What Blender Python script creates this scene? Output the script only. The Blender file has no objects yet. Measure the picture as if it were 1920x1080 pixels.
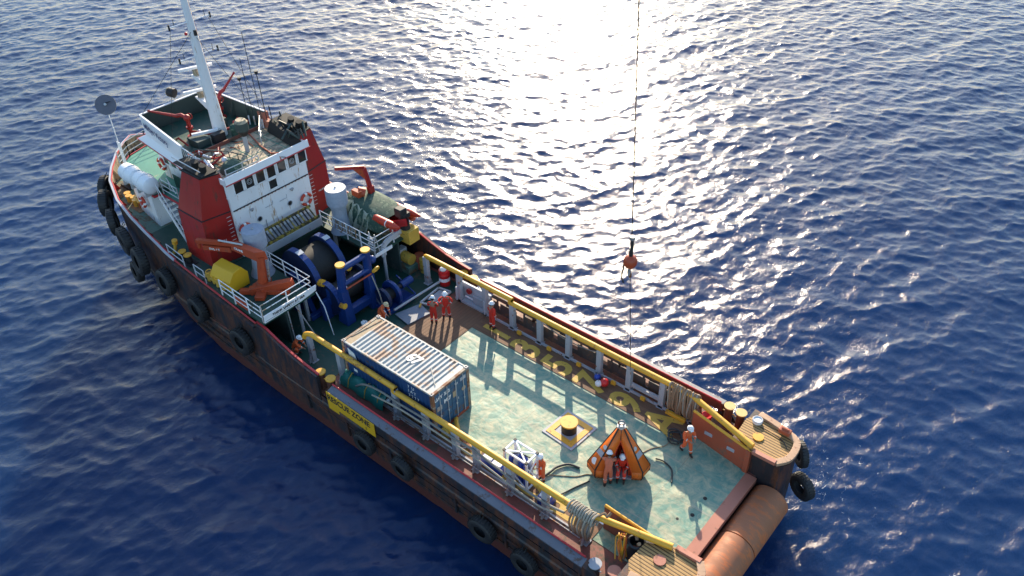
import bpy, bmesh, math, random
import numpy as np
from mathutils import Vector, Matrix, Euler
random.seed(7)
PI = math.pi
S = bpy.context.scene
COL = S.collection

# ---------------------------------------------------------------- camera
cam_d = bpy.data.cameras.new('camera'); cam = bpy.data.objects.new('camera', cam_d); COL.objects.link(cam)
S.camera = cam
cam_d.sensor_width = 36.0; cam_d.lens = 36.0*1563.86/1920.0
cam_d.clip_start = 0.5; cam_d.clip_end = 8000
cyaw, cpit, crol = -2.42195, 0.90969, -0.03026
cam.matrix_world = Matrix.Translation((-8.07497, 21.23686, 28.98583)) @ Matrix.Rotation(cyaw, 4, 'Z') @ Matrix.Rotation(cpit, 4, 'X') @ Matrix.Rotation(crol, 4, 'Z')

# ---------------------------------------------------------------- sky and sun
SUN_AZ, SUN_EL = -52.5, 22.0           # azimuth measured from the bow (+X) towards port (+Y)
W = bpy.data.worlds.new('World'); S.world = W; W.use_nodes = True
sky = W.node_tree.nodes.new('ShaderNodeTexSky'); sky.sky_type = 'NISHITA'; sky.sun_disc = False
sky.sun_elevation = math.radians(SUN_EL); sky.sun_rotation = math.radians(90 - SUN_AZ)
sky.dust_density = 1.3; sky.air_density = 1.4; sky.ozone_density = 3.6
bgn = W.node_tree.nodes['Background']; bgn.inputs[1].default_value = 0.148
W.node_tree.links.new(sky.outputs[0], bgn.inputs[0])
sd = bpy.data.lights.new('sun', 'SUN'); sun = bpy.data.objects.new('sun', sd); COL.objects.link(sun)
sd.energy = 4.3; sd.angle = math.radians(0.53); sd.color = (1.0, 0.84, 0.62)
az, el = math.radians(SUN_AZ), math.radians(SUN_EL)
sun.rotation_euler = Vector((math.cos(az)*math.cos(el), math.sin(az)*math.cos(el), math.sin(el))).to_track_quat('Z', 'Y').to_euler()
sun.location = (0, 0, 60)
S.view_settings.view_transform = 'Standard'; S.view_settings.look = 'None'
S.view_settings.exposure = 1.1; S.view_settings.gamma = 1.0
S.render.engine = 'CYCLES'
S.cycles.max_bounces = 6; S.cycles.use_denoising = True

# ---------------------------------------------------------------- materials
MATS = {}
def newmat(name):
    m = bpy.data.materials.new(name); m.use_nodes = True; MATS[name] = m
    nt = m.node_tree; return m, nt, nt.nodes['Principled BSDF']
def nz(nt, scale, detail=4, rough=0.6, vec=None, dist=0.0):
    n = nt.nodes.new('ShaderNodeTexNoise'); n.inputs['Scale'].default_value = scale
    n.inputs['Detail'].default_value = detail; n.inputs['Roughness'].default_value = rough; n.inputs['Distortion'].default_value = dist
    if vec is not None: nt.links.new(vec, n.inputs['Vector'])
    return n
def ramp(nt, src, a, b, ca=(0,0,0,1), cb=(1,1,1,1)):
    r = nt.nodes.new('ShaderNodeValToRGB'); r.color_ramp.elements[0].position = a; r.color_ramp.elements[1].position = b
    r.color_ramp.elements[0].color = ca; r.color_ramp.elements[1].color = cb
    nt.links.new(src, r.inputs[0]); return r
def mix(nt, fac, a, b, mode='MIX'):
    n = nt.nodes.new('ShaderNodeMix'); n.data_type = 'RGBA'; n.blend_type = mode
    for key, v in ((0, fac), (6, a), (7, b)):
        if hasattr(v, 'is_output') or hasattr(v, 'links'): nt.links.new(v, n.inputs[key])
        elif key == 0: n.inputs[0].default_value = v
        else: n.inputs[key].default_value = (*v[:3], 1)
    return n.outputs[2]
def coords(nt, scale=(1,1,1)):
    t = nt.nodes.new('ShaderNodeTexCoord'); mp = nt.nodes.new('ShaderNodeMapping'); mp.inputs['Scale'].default_value = scale
    nt.links.new(t.outputs['Object'], mp.inputs[0]); return mp.outputs[0]
def bump(nt, p, src, strength, dist=0.02):
    b = nt.nodes.new('ShaderNodeBump'); b.inputs['Strength'].default_value = strength; b.inputs['Distance'].default_value = dist
    nt.links.new(src, b.inputs['Height']); nt.links.new(b.outputs[0], p.inputs['Normal'])
def paint(name, col, rough=0.5, wear=0.35, wcol=(0.16,0.06,0.025), scale=1.6, metallic=0.0, var=0.35, stretch=(1,1,1)):
    m, nt, p = newmat(name); v = coords(nt, stretch)
    n1 = nz(nt, scale, 6, 0.65, v, 0.4); n2 = nz(nt, scale*5.3, 4, 0.7, v); n3 = nz(nt, scale*0.5, 3, 0.5, v)
    dark = tuple(c*(1-var) for c in col); lite = tuple(min(1, c*(1+var*0.5)) for c in col)
    c1 = mix(nt, n3.outputs[0], dark, lite)
    add = nt.nodes.new('ShaderNodeMath'); add.operation = 'MULTIPLY_ADD'; add.inputs[1].default_value = 0.45
    nt.links.new(n2.outputs[0], add.inputs[0]); nt.links.new(n1.outputs[0], add.inputs[2])
    t = 1.02 - wear*0.55
    r = ramp(nt, add.outputs[0], t-0.05, t+0.03)
    c2 = mix(nt, r.outputs[0], c1, wcol)
    nt.links.new(c2, p.inputs['Base Color'])
    rr = ramp(nt, n1.outputs[0], 0.3, 0.7, (rough*0.8,)*3+(1,), (min(1, rough*1.3),)*3+(1,))
    nt.links.new(rr.outputs[0], p.inputs['Roughness'])
    p.inputs['Metallic'].default_value = metallic
    bump(nt, p, n2.outputs[0], 0.15, 0.01)
    return m
def flat(name, col, rough=0.6, metallic=0.0):
    m, nt, p = newmat(name); p.inputs['Base Color'].default_value = (*col, 1)
    v = coords(nt); n = nz(nt, 6, 3, 0.6, v)
    nt.links.new(mix(nt, n.outputs[0], tuple(c*0.75 for c in col), tuple(min(1,c*1.2) for c in col)), p.inputs['Base Color'])
    p.inputs['Roughness'].default_value = rough; p.inputs['Metallic'].default_value = metallic
    return m

RUST = (0.20, 0.075, 0.03)
paint('white', (0.80, 0.80, 0.82), 0.45, 0.30, (0.42,0.27,0.16), 1.8, var=0.16, stretch=(1.4,1.4,0.22))
paint('white_clean', (0.82, 0.82, 0.84), 0.4, 0.05, (0.4,0.3,0.2), 1.0, var=0.1)
paint('ladder_yellow', (0.34, 0.25, 0.03), 0.6, 0.5, (0.05,0.04,0.02), 4.0)
paint('rail_plate', (0.07, 0.055, 0.05), 0.6, 0.4, (0.14,0.07,0.04), 1.8)
paint('cap_grey', (0.12, 0.13, 0.16), 0.5, 0.3, (0.08,0.05,0.04), 1.6, var=0.3)
paint('grey_paint', (0.36, 0.37, 0.40), 0.5, 0.25, RUST, 1.6, var=0.2)
paint('grey_light', (0.46, 0.48, 0.52), 0.5, 0.2, RUST, 1.6, var=0.2)
paint('red_paint', (0.36, 0.018, 0.014), 0.42, 0.32, (0.15,0.03,0.02), 1.5, var=0.3, stretch=(1.3,1.3,0.25))
paint('red_line', (0.50, 0.03, 0.035), 0.45, 0.2, (0.25,0.06,0.04), 2.5)
paint('yellow', (0.72, 0.37, 0.03), 0.45, 0.30, (0.34,0.15,0.03), 2.2, var=0.15)
paint('yellow_plain', (0.66, 0.37, 0.012), 0.5, 0.05, (0.4,0.25,0.03), 2.0, var=0.12)
paint('yellow_old', (0.56, 0.35, 0.05), 0.6, 0.25, (0.14,0.08,0.03), 3.0)
paint('blue_paint', (0.007, 0.038, 0.18), 0.38, 0.15, (0.03,0.03,0.04), 1.6, var=0.3)
paint('orange_crane', (0.44, 0.065, 0.02), 0.45, 0.25, (0.22,0.06,0.03), 1.8)
paint('orange_rust', (0.50, 0.14, 0.04), 0.62, 0.6, (0.32,0.12,0.055), 1.3, var=0.25, stretch=(0.8,2.6,0.8))
paint('stern_plate', (0.46, 0.17, 0.11), 0.55, 0.3, (0.25,0.10,0.06), 1.0)
paint('gate_red', (0.40, 0.09, 0.04), 0.55, 0.3, (0.22,0.11,0.07), 1.6)
paint('green_dark', (0.012, 0.060, 0.045), 0.5, 0.3, (0.08,0.07,0.05), 1.0)
paint('green_mid', (0.05, 0.24, 0.175), 0.5, 0.2, (0.30,0.30,0.22), 1.2)
paint('green_old', (0.10, 0.19, 0.15), 0.6, 0.45, (0.13,0.09,0.05), 1.4)
paint('red_deck', (0.22, 0.065, 0.045), 0.6, 0.45, (0.10,0.06,0.04), 1.4)
paint('roof_beige', (0.46, 0.37, 0.25), 0.7, 0.5, (0.20,0.17,0.12), 1.6)
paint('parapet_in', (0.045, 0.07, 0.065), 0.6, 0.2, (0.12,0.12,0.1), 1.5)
paint('teal', (0.01, 0.18, 0.15), 0.5, 0.2, (0.02,0.06,0.06), 3)
paint('roof_white', (0.41, 0.43, 0.42), 0.5, 0.45, (0.44,0.29,0.19), 0.9, var=0.12)
paint('cont_blue', (0.016, 0.065, 0.18), 0.45, 0.22, (0.10,0.06,0.05), 1.2, var=0.35)
paint('cont_frame', (0.30, 0.24, 0.18), 0.6, 0.5, RUST, 2.0)
paint('cont_door', (0.03, 0.11, 0.21), 0.5, 0.3, (0.13,0.07,0.05), 1.6, var=0.4)
paint('capsule_orange', (0.70, 0.15, 0.012), 0.45, 0.08, (0.55,0.16,0.02), 1.6, var=0.12)
paint('capsule_inner', (0.66, 0.08, 0.015), 0.55, 0.05, (0.4,0.1,0.02), 2)
paint('steel', (0.32, 0.32, 0.33), 0.4, 0.4, RUST, 3, metallic=0.3)
paint('galv', (0.50, 0.52, 0.53), 0.42, 0.15, (0.35,0.3,0.25), 3, metallic=0.2)
paint('tarp_green', (0.03, 0.075, 0.055), 0.8, 0.35, (0.16,0.20,0.14), 1.4)
flat('disc_grey', (0.11, 0.11, 0.14), 0.6)
paint('tarp_pale', (0.33, 0.37, 0.30), 0.6, 0.2, (0.2,0.22,0.18), 1.4)
flat('black', (0.015, 0.015, 0.017), 0.6)
flat('soot', (0.012, 0.012, 0.012), 0.8)
flat('marking_white', (0.78, 0.78, 0.76), 0.6)
flat('marking_black', (0.02, 0.02, 0.025), 0.6)
flat('marking_blue', (0.03, 0.045, 0.15), 0.6)
flat('hose', (0.20, 0.19, 0.17), 0.7)
flat('hose_black', (0.03, 0.035, 0.035), 0.55)
flat('rope', (0.27, 0.17, 0.10), 0.9)
paint('edge_peach', (0.50, 0.30, 0.18), 0.55, 0.3, (0.30,0.13,0.08), 2.0)
flat('rope_grey', (0.34, 0.30, 0.24), 0.9)
flat('rope_orange', (0.65, 0.18, 0.04), 0.8)
flat('skin', (0.34, 0.19, 0.12), 0.55)
flat('hair', (0.015, 0.012, 0.01), 0.7)
def cloth(name, col):
    m = flat(name, col, 0.85); nt = m.node_tree; n = nz(nt, 14, 4, 0.6, coords(nt), 0.8); bump(nt, nt.nodes['Principled BSDF'], n.outputs[0], 1.0, 0.03)
cloth('coverall', (0.62, 0.03, 0.014))
cloth('coverall_orange', (0.74, 0.13, 0.035))
cloth('coverall_faded', (0.58, 0.16, 0.08))
flat('boot', (0.03, 0.018, 0.013), 0.6)
flat('reflective', (0.60, 0.60, 0.56), 0.35)
flat('helmet_white', (0.80, 0.80, 0.80), 0.3)
flat('helmet_tan', (0.62, 0.50, 0.28), 0.35)
flat('vest_red', (0.70, 0.04, 0.015), 0.6)
flat('red_plastic', (0.60, 0.02, 0.02), 0.35)
flat('blue_plastic', (0.02, 0.06, 0.35), 0.35)
flat('lifebuoy_red', (0.50, 0.04, 0.015), 0.4)
paint('bollard_brown', (0.14, 0.05, 0.03), 0.6, 0.4, (0.07,0.03,0.02), 3)
paint('cap_cream', (0.62, 0.42, 0.14), 0.5, 0.3, (0.4,0.25,0.1), 3)
flat('winch_dark', (0.008, 0.018, 0.06), 0.45)
flat('gangway_grey', (0.17, 0.20, 0.25), 0.5)
flat('vent_grey', (0.30, 0.34, 0.42), 0.5)
flat('wire', (0.035, 0.035, 0.04), 0.5, 0.5)
flat('drum_wire', (0.022, 0.022, 0.022), 0.6, 0.4)
flat('wood_pale', (0.42, 0.32, 0.2), 0.8)

# window glass: dark interior behind a glossy pane
m, nt, p = newmat('glass'); p.inputs['Base Color'].default_value = (0.03,0.028,0.026,1); p.inputs['Roughness'].default_value = 0.06

# old rubber
m, nt, p = newmat('rubber'); v = coords(nt); n = nz(nt, 3, 5, 0.7, v); n2 = nz(nt, 14, 3, 0.6, v)
nt.links.new(mix(nt, n.outputs[0], (0.006,0.006,0.007), (0.028,0.028,0.031)), p.inputs['Base Color']); p.inputs['Roughness'].default_value = 0.62
bump(nt, p, n2.outputs[0], 0.4, 0.02)

# hull: black topside, brown-red boot topping, rust streaks
m, nt, p = newmat('hull'); v = coords(nt); vs = coords(nt, (1.0, 1.0, 0.22))
t = nt.nodes.new('ShaderNodeTexCoord'); sx = nt.nodes.new('ShaderNodeSeparateXYZ'); nt.links.new(t.outputs['Object'], sx.inputs[0])
n1 = nz(nt, 0.9, 6, 0.7, v, 0.6); n2 = nz(nt, 2.4, 6, 0.75, vs, 0.3); n3 = nz(nt, 9, 4, 0.6, v)
base = mix(nt, n1.outputs[0], (0.006,0.007,0.010), (0.035,0.036,0.042))
r1 = ramp(nt, n2.outputs[0], 0.44, 0.62)
rusty = mix(nt, n3.outputs[0], (0.035,0.016,0.011), (0.20,0.070,0.030))
c = mix(nt, r1.outputs[0], base, rusty)
zz = nt.nodes.new('ShaderNodeMath'); zz.operation = 'MULTIPLY_ADD'; zz.inputs[1].default_value = 0.5
nt.links.new(n1.outputs[0], zz.inputs[0]); nt.links.new(sx.outputs[2], zz.inputs[2])
r2 = nt.nodes.new('ShaderNodeMapRange'); r2.inputs[1].default_value = -1.75; r2.inputs[2].default_value = -1.55; r2.inputs[3].default_value = 1; r2.inputs[4].default_value = 0
nt.links.new(zz.outputs[0], r2.inputs[0])
boot = mix(nt, n3.outputs[0], (0.06,0.018,0.014), (0.13,0.04,0.028))
c = mix(nt, r2.outputs[0], c, boot)
nt.links.new(c, p.inputs['Base Color']); p.inputs['Roughness'].default_value = 0.5
bump(nt, p, n3.outputs[0], 0.25, 0.02)

# cargo deck: worn green paint over scuffed steel
m, nt, p = newmat('deck_green'); v = coords(nt); vx = coords(nt, (0.35, 1.6, 1))
n1 = nz(nt, 0.55, 8, 0.68, v, 1.2); n2 = nz(nt, 1.7, 7, 0.7, v, 0.8); n3 = nz(nt, 9, 5, 0.65, v); n4 = nz(nt, 1.3, 5, 0.7, vx, 0.5)
c = mix(nt, n1.outputs[0], (0.055,0.20,0.165), (0.15,0.28,0.205))
r = ramp(nt, n2.outputs[0], 0.42, 0.68); c = mix(nt, r.outputs[0], c, (0.42,0.395,0.25))
r = ramp(nt, n4.outputs[0], 0.56, 0.70); c = mix(nt, r.outputs[0], c, (0.11,0.26,0.20))
r = ramp(nt, n3.outputs[0], 0.67, 0.73); c = mix(nt, r.outputs[0], c, (0.30,0.20,0.13))
t = nt.nodes.new('ShaderNodeTexCoord'); sp = nt.nodes.new('ShaderNodeSeparateXYZ'); nt.links.new(t.outputs['Object'], sp.inputs[0])
for ax, f in ((0, 0.42), (1, 0.55)):
    mu = nt.nodes.new('ShaderNodeMath'); mu.operation = 'MULTIPLY'; mu.inputs[1].default_value = f; nt.links.new(sp.outputs[ax], mu.inputs[0])
    fr = nt.nodes.new('ShaderNodeMath'); fr.operation = 'FRACT'; nt.links.new(mu.outputs[0], fr.inputs[0])
    g = ramp(nt, fr.outputs[0], 0.985, 0.993, (0,0,0,1), (0.6,0.6,0.6,1)); c = mix(nt, g.outputs[0], c, (0.20,0.15,0.10))
vd = coords(nt, (0.12, 3.2, 1)); vd.node.inputs['Rotation'].default_value = (0,0,0.12); nd = nz(nt, 1.6, 5, 0.7, vd, 0.2)
r = ramp(nt, nd.outputs[0], 0.58, 0.66); c = mix(nt, r.outputs[0], c, (0.34,0.33,0.25))
nr = nz(nt, 2.7, 6, 0.8, v, 0.2); r = ramp(nt, nr.outputs[0], 0.68, 0.74); c = mix(nt, r.outputs[0], c, (0.20,0.11,0.06))
nt.links.new(c, p.inputs['Base Color']); p.inputs['Roughness'].default_value = 0.55
n5 = nz(nt, 0.9, 3, 0.5, v, 0.3)
bump(nt, p, n5.outputs[0], 0.9, 0.10)

# timber sheathing laid athwartships / fore-and-aft
def timber(name, axis, ca=(0.10,0.05,0.028), cb=(0.22,0.11,0.055)):
    m, nt, p = newmat(name); t = nt.nodes.new('ShaderNodeTexCoord'); s = nt.nodes.new('ShaderNodeSeparateXYZ'); nt.links.new(t.outputs['Object'], s.inputs[0])
    mu = nt.nodes.new('ShaderNodeMath'); mu.operation = 'MULTIPLY'; mu.inputs[1].default_value = 5.0; nt.links.new(s.outputs[axis], mu.inputs[0])
    fr = nt.nodes.new('ShaderNodeMath'); fr.operation = 'FRACT'; nt.links.new(mu.outputs[0], fr.inputs[0])
    fl = nt.nodes.new('ShaderNodeMath'); fl.operation = 'FLOOR'; nt.links.new(mu.outputs[0], fl.inputs[0])
    wn = nt.nodes.new('ShaderNodeTexWhiteNoise'); wn.noise_dimensions = '1D'; nt.links.new(fl.outputs[0], wn.inputs['W'])
    v = coords(nt, (6,1,1) if axis == 1 else (1,6,1)); n = nz(nt, 1.2, 6, 0.7, coords(nt)); n2 = nz(nt, 7, 4, 0.6, coords(nt))
    c = mix(nt, n.outputs[0], ca, cb); c = mix(nt, 0.35, c, mix(nt, wn.outputs[0], ca, cb))
    r = ramp(nt, n2.outputs[0], 0.6, 0.7); c = mix(nt, r.outputs[0], c, (0.12,0.07,0.045))
    g = ramp(nt, fr.outputs[0], 0.0, 0.10); c = mix(nt, g.outputs[0], (0.03,0.018,0.012), c)
    nt.links.new(c, p.inputs['Base Color']); p.inputs['Roughness'].default_value = 0.75; bump(nt, p, g.outputs[0], 0.6, 0.02)
timber('timber_across', 0); timber('timber_along', 1)
# slatted grating platform
def grating(name, axis, ca, cb, f=7.0):
    m, nt, p = newmat(name); t = nt.nodes.new('ShaderNodeTexCoord'); s = nt.nodes.new('ShaderNodeSeparateXYZ'); nt.links.new(t.outputs['Object'], s.inputs[0])
    mu = nt.nodes.new('ShaderNodeMath'); mu.operation = 'MULTIPLY'; mu.inputs[1].default_value = f; nt.links.new(s.outputs[axis], mu.inputs[0])
    fr = nt.nodes.new('ShaderNodeMath'); fr.operation = 'FRACT'; nt.links.new(mu.outputs[0], fr.inputs[0])
    g = ramp(nt, fr.outputs[0], 0.30, 0.42); n = nz(nt, 3, 5, 0.7, coords(nt))
    c = mix(nt, n.outputs[0], ca, cb); c = mix(nt, g.outputs[0], tuple(x*0.35 for x in ca), c)
    nt.links.new(c, p.inputs['Base Color']); p.inputs['Roughness'].default_value = 0.7; bump(nt, p, g.outputs[0], 0.8, 0.03)
grating('grating', 1, (0.30,0.17,0.06), (0.52,0.31,0.11))

# sea water
m, nt, p = newmat('sea'); v = coords(nt, (1.0,0.5,1.0)); v.node.inputs['Rotation'].default_value = (0,0,math.radians(50))
p.inputs['Roughness'].default_value = 0.10; p.inputs['IOR'].default_value = 1.333
n1 = nz(nt, 4.2, 7, 0.68, v, 0.3); n2 = nz(nt, 16.0, 3, 0.6, v)
b1 = nt.nodes.new('ShaderNodeBump'); b1.inputs['Strength'].default_value = 1.0; b1.inputs['Distance'].default_value = 0.030; nt.links.new(n1.outputs[0], b1.inputs['Height'])
b2 = nt.nodes.new('ShaderNodeBump'); b2.inputs['Strength'].default_value = 1.0; b2.inputs['Distance'].default_value = 0.004; nt.links.new(n2.outputs[0], b2.inputs['Height'])
nt.links.new(b1.outputs[0], b2.inputs['Normal']); nt.links.new(b2.outputs[0], p.inputs['Normal'])
# churned foam only round the stern and along the waterline
t = nt.nodes.new('ShaderNodeTexCoord'); dn = nt.nodes.new('ShaderNodeVectorMath'); dn.operation = 'DISTANCE'; dn.inputs[1].default_value = (-1.5, -7.5, -2.6)
nt.links.new(t.outputs['Object'], dn.inputs[0])
mr = nt.nodes.new('ShaderNodeMapRange'); mr.inputs[1].default_value = 1.5; mr.inputs[2].default_value = 6.0; mr.inputs[3].default_value = 0.13; mr.inputs[4].default_value = 0.0
nt.links.new(dn.outputs['Value'], mr.inputs[0])
nf = nz(nt, 2.6, 8, 0.75, v, 1.5); ad = nt.nodes.new('ShaderNodeMath'); nt.links.new(nf.outputs[0], ad.inputs[0]); nt.links.new(mr.outputs[0], ad.inputs[1])
fm = ramp(nt, ad.outputs[0], 0.735, 0.80)
ndp = nz(nt, 0.05, 3, 0.5, v)
deep = mix(nt, ndp.outputs[0], (0.003,0.016,0.060), (0.005,0.026,0.092))
nt.links.new(mix(nt, fm.outputs[0], deep, (0.5,0.55,0.6)), p.inputs['Base Color'])
p.subsurface_method = 'BURLEY'
p.inputs['Subsurface Weight'].default_value = 1.0; p.inputs['Subsurface Radius'].default_value = (0.5,0.8,1.0); p.inputs['Subsurface Scale'].default_value = 4.0
rr = nt.nodes.new('ShaderNodeMapRange'); rr.inputs[3].default_value = 0.15; rr.inputs[4].default_value = 0.7; nt.links.new(fm.outputs[0], rr.inputs[0]); nt.links.new(rr.outputs[0], p.inputs['Roughness'])

# ---------------------------------------------------------------- mesh helpers
class MB:
    """collects shapes, linked as ONE mesh object by build()"""
    def __init__(s, thing=None):
        s.v = []; s.f = []; s.m = []; s.sm = []; s.mats = []; s.o = Vector(thing.location) if thing is not None else Vector((0,0,0)); s.M = None
    def mi(s, m):
        if m not in s.mats: s.mats.append(m)
        return s.mats.index(m)
    def add(s, vs, fs, m, smooth=False):
        b = len(s.v)
        for q in vs:
            q = Vector(q)
            if s.M is not None: q = s.M @ q
            s.v.append(q - s.o)
        i = s.mi(m)
        for f in fs: s.f.append([b+k for k in f]); s.m.append(i); s.sm.append(smooth)
        return s
    def box(s, x0, x1, y0, y1, z0, z1, m):
        vs = [(x,y,z) for z in (z0,z1) for y in (y0,y1) for x in (x0,x1)]
        return s.add(vs, [(0,2,3,1),(4,5,7,6),(0,1,5,4),(2,6,7,3),(0,4,6,2),(1,3,7,5)], m)
    def hexa(s, bot, top, m):
        return s.add(list(bot)+list(top), [(3,2,1,0),(4,5,6,7),(0,1,5,4),(1,2,6,5),(2,3,7,6),(3,0,4,7)], m)
    def cbox(s, c, size, m, rz=0, rx=0, ry=0):
        R = Euler((rx,ry,rz)).to_matrix(); h = [k/2 for k in size]
        vs = [Vector(c)+R@Vector((x*h[0],y*h[1],z*h[2])) for z in (-1,1) for y in (-1,1) for x in (-1,1)]
        return s.add(vs, [(0,2,3,1),(4,5,7,6),(0,1,5,4),(2,6,7,3),(0,4,6,2),(1,3,7,5)], m)
    def beam(s, p, q, w, h, m, up=(0,0,1)):
        p, q = Vector(p), Vector(q); d = (q-p).normalized(); u = Vector(up)
        if abs(d.dot(u)) > 0.98: u = Vector((1,0,0))
        a = d.cross(u).normalized(); b = a.cross(d).normalized()
        bot = [p+a*w/2*i+b*h/2*j for i,j in ((-1,-1),(1,-1),(1,1),(-1,1))]; top = [v+(q-p) for v in bot]
        return s.hexa(bot, top, m)
    def cone(s, p, q, r0, r1, m, seg=16, caps=True, smooth=True):
        p, q = Vector(p), Vector(q); d = (q-p).normalized(); u = Vector((0,0,1)) if abs(d.z) < 0.9 else Vector((1,0,0))
        a = d.cross(u).normalized(); b = d.cross(a).normalized(); vs = []
        for c, r in ((p,r0),(q,r1)):
            for k in range(seg): t = 2*PI*k/seg; vs.append(c+(a*math.cos(t)+b*math.sin(t))*r)
        s.add(vs, [(k,(k+1)%seg,seg+(k+1)%seg,seg+k) for k in range(seg)], m, smooth)
        if caps: s.add(vs, [list(range(seg))[::-1], list(range(seg,2*seg))], m)
        return s
    def cyl(s, p, q, r, m, seg=16): return s.cone(p, q, r, r, m, seg)
    def tube(s, pts, r, m, seg=6, closed=False):
        pts = [Vector(p) for p in pts]; n = len(pts); vs = []; prev = None
        for i in range(n):
            a = pts[i-1] if (i > 0 or closed) else pts[i]; b = pts[(i+1)%n] if (i < n-1 or closed) else pts[i]
            d = (b-a).normalized()
            if prev is None: u = Vector((0,0,1)) if abs(d.z) < 0.9 else Vector((1,0,0)); prev = d.cross(u).normalized()
            else:
                prev = (prev - d*prev.dot(d))
                prev = prev.normalized() if prev.length > 1e-5 else d.orthogonal().normalized()
            c = d.cross(prev).normalized()
            for k in range(seg): t = 2*PI*k/seg; vs.append(pts[i]+(prev*math.cos(t)+c*math.sin(t))*r)
        fs = [(i*seg+k, i*seg+(k+1)%seg, ((i+1)%n)*seg+(k+1)%seg, ((i+1)%n)*seg+k) for i in range(n if closed else n-1) for k in range(seg)]
        s.add(vs, fs, m, True)
        if not closed: s.add(vs, [list(range(seg))[::-1], list(range((n-1)*seg, n*seg))], m)
        return s
    def lathe(s, prof, c, axis, m, seg=24, closed=False):
        """prof: (radius, offset along axis)"""
        c, d = Vector(c), Vector(axis).normalized(); u = Vector((0,0,1)) if abs(d.z) < 0.9 else Vector((1,0,0))
        a = d.cross(u).normalized(); b = d.cross(a).normalized(); vs = []; n = len(prof)
        for r, z in prof:
            for k in range(seg): t = 2*PI*k/seg; vs.append(c+d*z+(a*math.cos(t)+b*math.sin(t))*r)
        fs = [(i*seg+k, i*seg+(k+1)%seg, ((i+1)%n)*seg+(k+1)%seg, ((i+1)%n)*seg+k) for i in range(n if closed else n-1) for k in range(seg)]
        return s.add(vs, fs, m, True)
    def torus(s, c, axis, R, r, m, seg=28, ts=10, squash=1.0):
        return s.lathe([(R+r*math.cos(2*PI*k/ts), r*squash*math.sin(2*PI*k/ts)) for k in range(ts)], c, axis, m, seg, True)
    def ball(s, c, r, m, seg=14, rings=9, sc=(1,1,1)):
        c = Vector(c); vs = []
        for i in range(rings+1):
            th = PI*i/rings
            for k in range(seg): t = 2*PI*k/seg; vs.append(c+Vector((math.sin(th)*math.cos(t)*r*sc[0], math.sin(th)*math.sin(t)*r*sc[1], math.cos(th)*r*sc[2])))
        return s.add(vs, [(i*seg+k, (i+1)*seg+k, (i+1)*seg+(k+1)%seg, i*seg+(k+1)%seg) for i in range(rings) for k in range(seg)], m, True)
    def prism(s, poly, z0, z1, m):
        n = len(poly); vs = [(x,y,z0) for x,y in poly]+[(x,y,z1) for x,y in poly]
        s.add(vs, [(k,(k+1)%n,n+(k+1)%n,n+k) for k in range(n)], m)
        return s.add(vs, [list(range(n))[::-1], list(range(n,2*n))], m)
    def extrude(s, poly3, off, m):
        off = Vector(off); n = len(poly3); vs = [Vector(p) for p in poly3]+[Vector(p)+off for p in poly3]
        return s.add(vs, [(k,(k+1)%n,n+(k+1)%n,n+k) for k in range(n)]+[list(range(n))[::-1], list(range(n,2*n))], m)
    def text(s, txt, size, origin, right, up, m, thick=0.004, bold=0.0, center=True, sx=1.0):
        cu = bpy.data.curves.new('lettering', 'FONT'); cu.body = txt; cu.size = size; cu.extrude = thick; cu.offset = bold
        cu.resolution_u = 3
        if center: cu.align_x = 'CENTER'; cu.align_y = 'CENTER'
        ob = bpy.data.objects.new('lettering', cu); COL.objects.link(ob)
        bpy.context.view_layer.update()
        me = bpy.data.meshes.new_from_object(ob.evaluated_get(bpy.context.evaluated_depsgraph_get()))
        r, u = Vector(right).normalized(), Vector(up).normalized(); n = r.cross(u).normalized(); o = Vector(origin)
        s.add([o+r*v.co.x*sx+u*v.co.y+n*v.co.z for v in me.vertices], [list(pp.vertices) for pp in me.polygons], m)
        bpy.data.objects.remove(ob); bpy.data.curves.remove(cu); bpy.data.meshes.remove(me)
        return s
    def build(s, name, parent=None, bevel=0.0, label=None):
        me = bpy.data.meshes.new(name); me.from_pydata([tuple(v) for v in s.v], [], s.f)
        for m in s.mats: me.materials.append(MATS[m])
        me.polygons.foreach_set('material_index', s.m); me.polygons.foreach_set('use_smooth', s.sm); me.update()
        ob = bpy.data.objects.new(name, me); COL.objects.link(ob)
        if parent is not None: ob.parent = parent
        else: ob.location = s.o
        if bevel > 0:
            b = ob.modifiers.new('bevel', 'BEVEL'); b.width = bevel; b.segments = 2; b.limit_method = 'ANGLE'; b.angle_limit = math.radians(40)
        if label: ob['label'] = label
        return ob
def tag(o, label, cat, group=None):
    o['label'] = label; o['category'] = cat
    if group: o['group'] = group
    return o
def thing(name, label, cat, loc=(0,0,0), rz=0.0, group=None):
    o = bpy.data.objects.new(name, None); COL.objects.link(o); o.location = loc; o.rotation_euler = (0,0,rz); o.empty_display_size = 0.2
    return tag(o, label, cat, group)
def dup(root, loc, rot=None, label=None, scale=None):
    r = root.copy(); COL.objects.link(r); r.location = loc
    if rot is not None: r.rotation_euler = rot
    if scale is not None: r.scale = scale
    if label: r['label'] = label
    for ch in list(root.children):
        c = ch.copy(); COL.objects.link(c); c.parent = r
        for g in ch.children: d = g.copy(); COL.objects.link(d); d.parent = c
    return r
def interp(x, pts):
    if x <= pts[0][0]: return pts[0][1]
    for (a, fa), (b, fb) in zip(pts, pts[1:]):
        if x <= b: return fa+(fb-fa)*(x-a)/(b-a)
    return pts[-1][1]
def sag(p, q, drop, n=10, wob=0.0):
    p, q = Vector(p), Vector(q); out = []
    for i in range(n+1):
        t = i/n; v = p.lerp(q, t); v.z -= drop*4*t*(1-t)
        if wob and 0 < i < n: v += Vector((random.uniform(-wob,wob), random.uniform(-wob,wob), 0))
        out.append(v)
    return out
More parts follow.
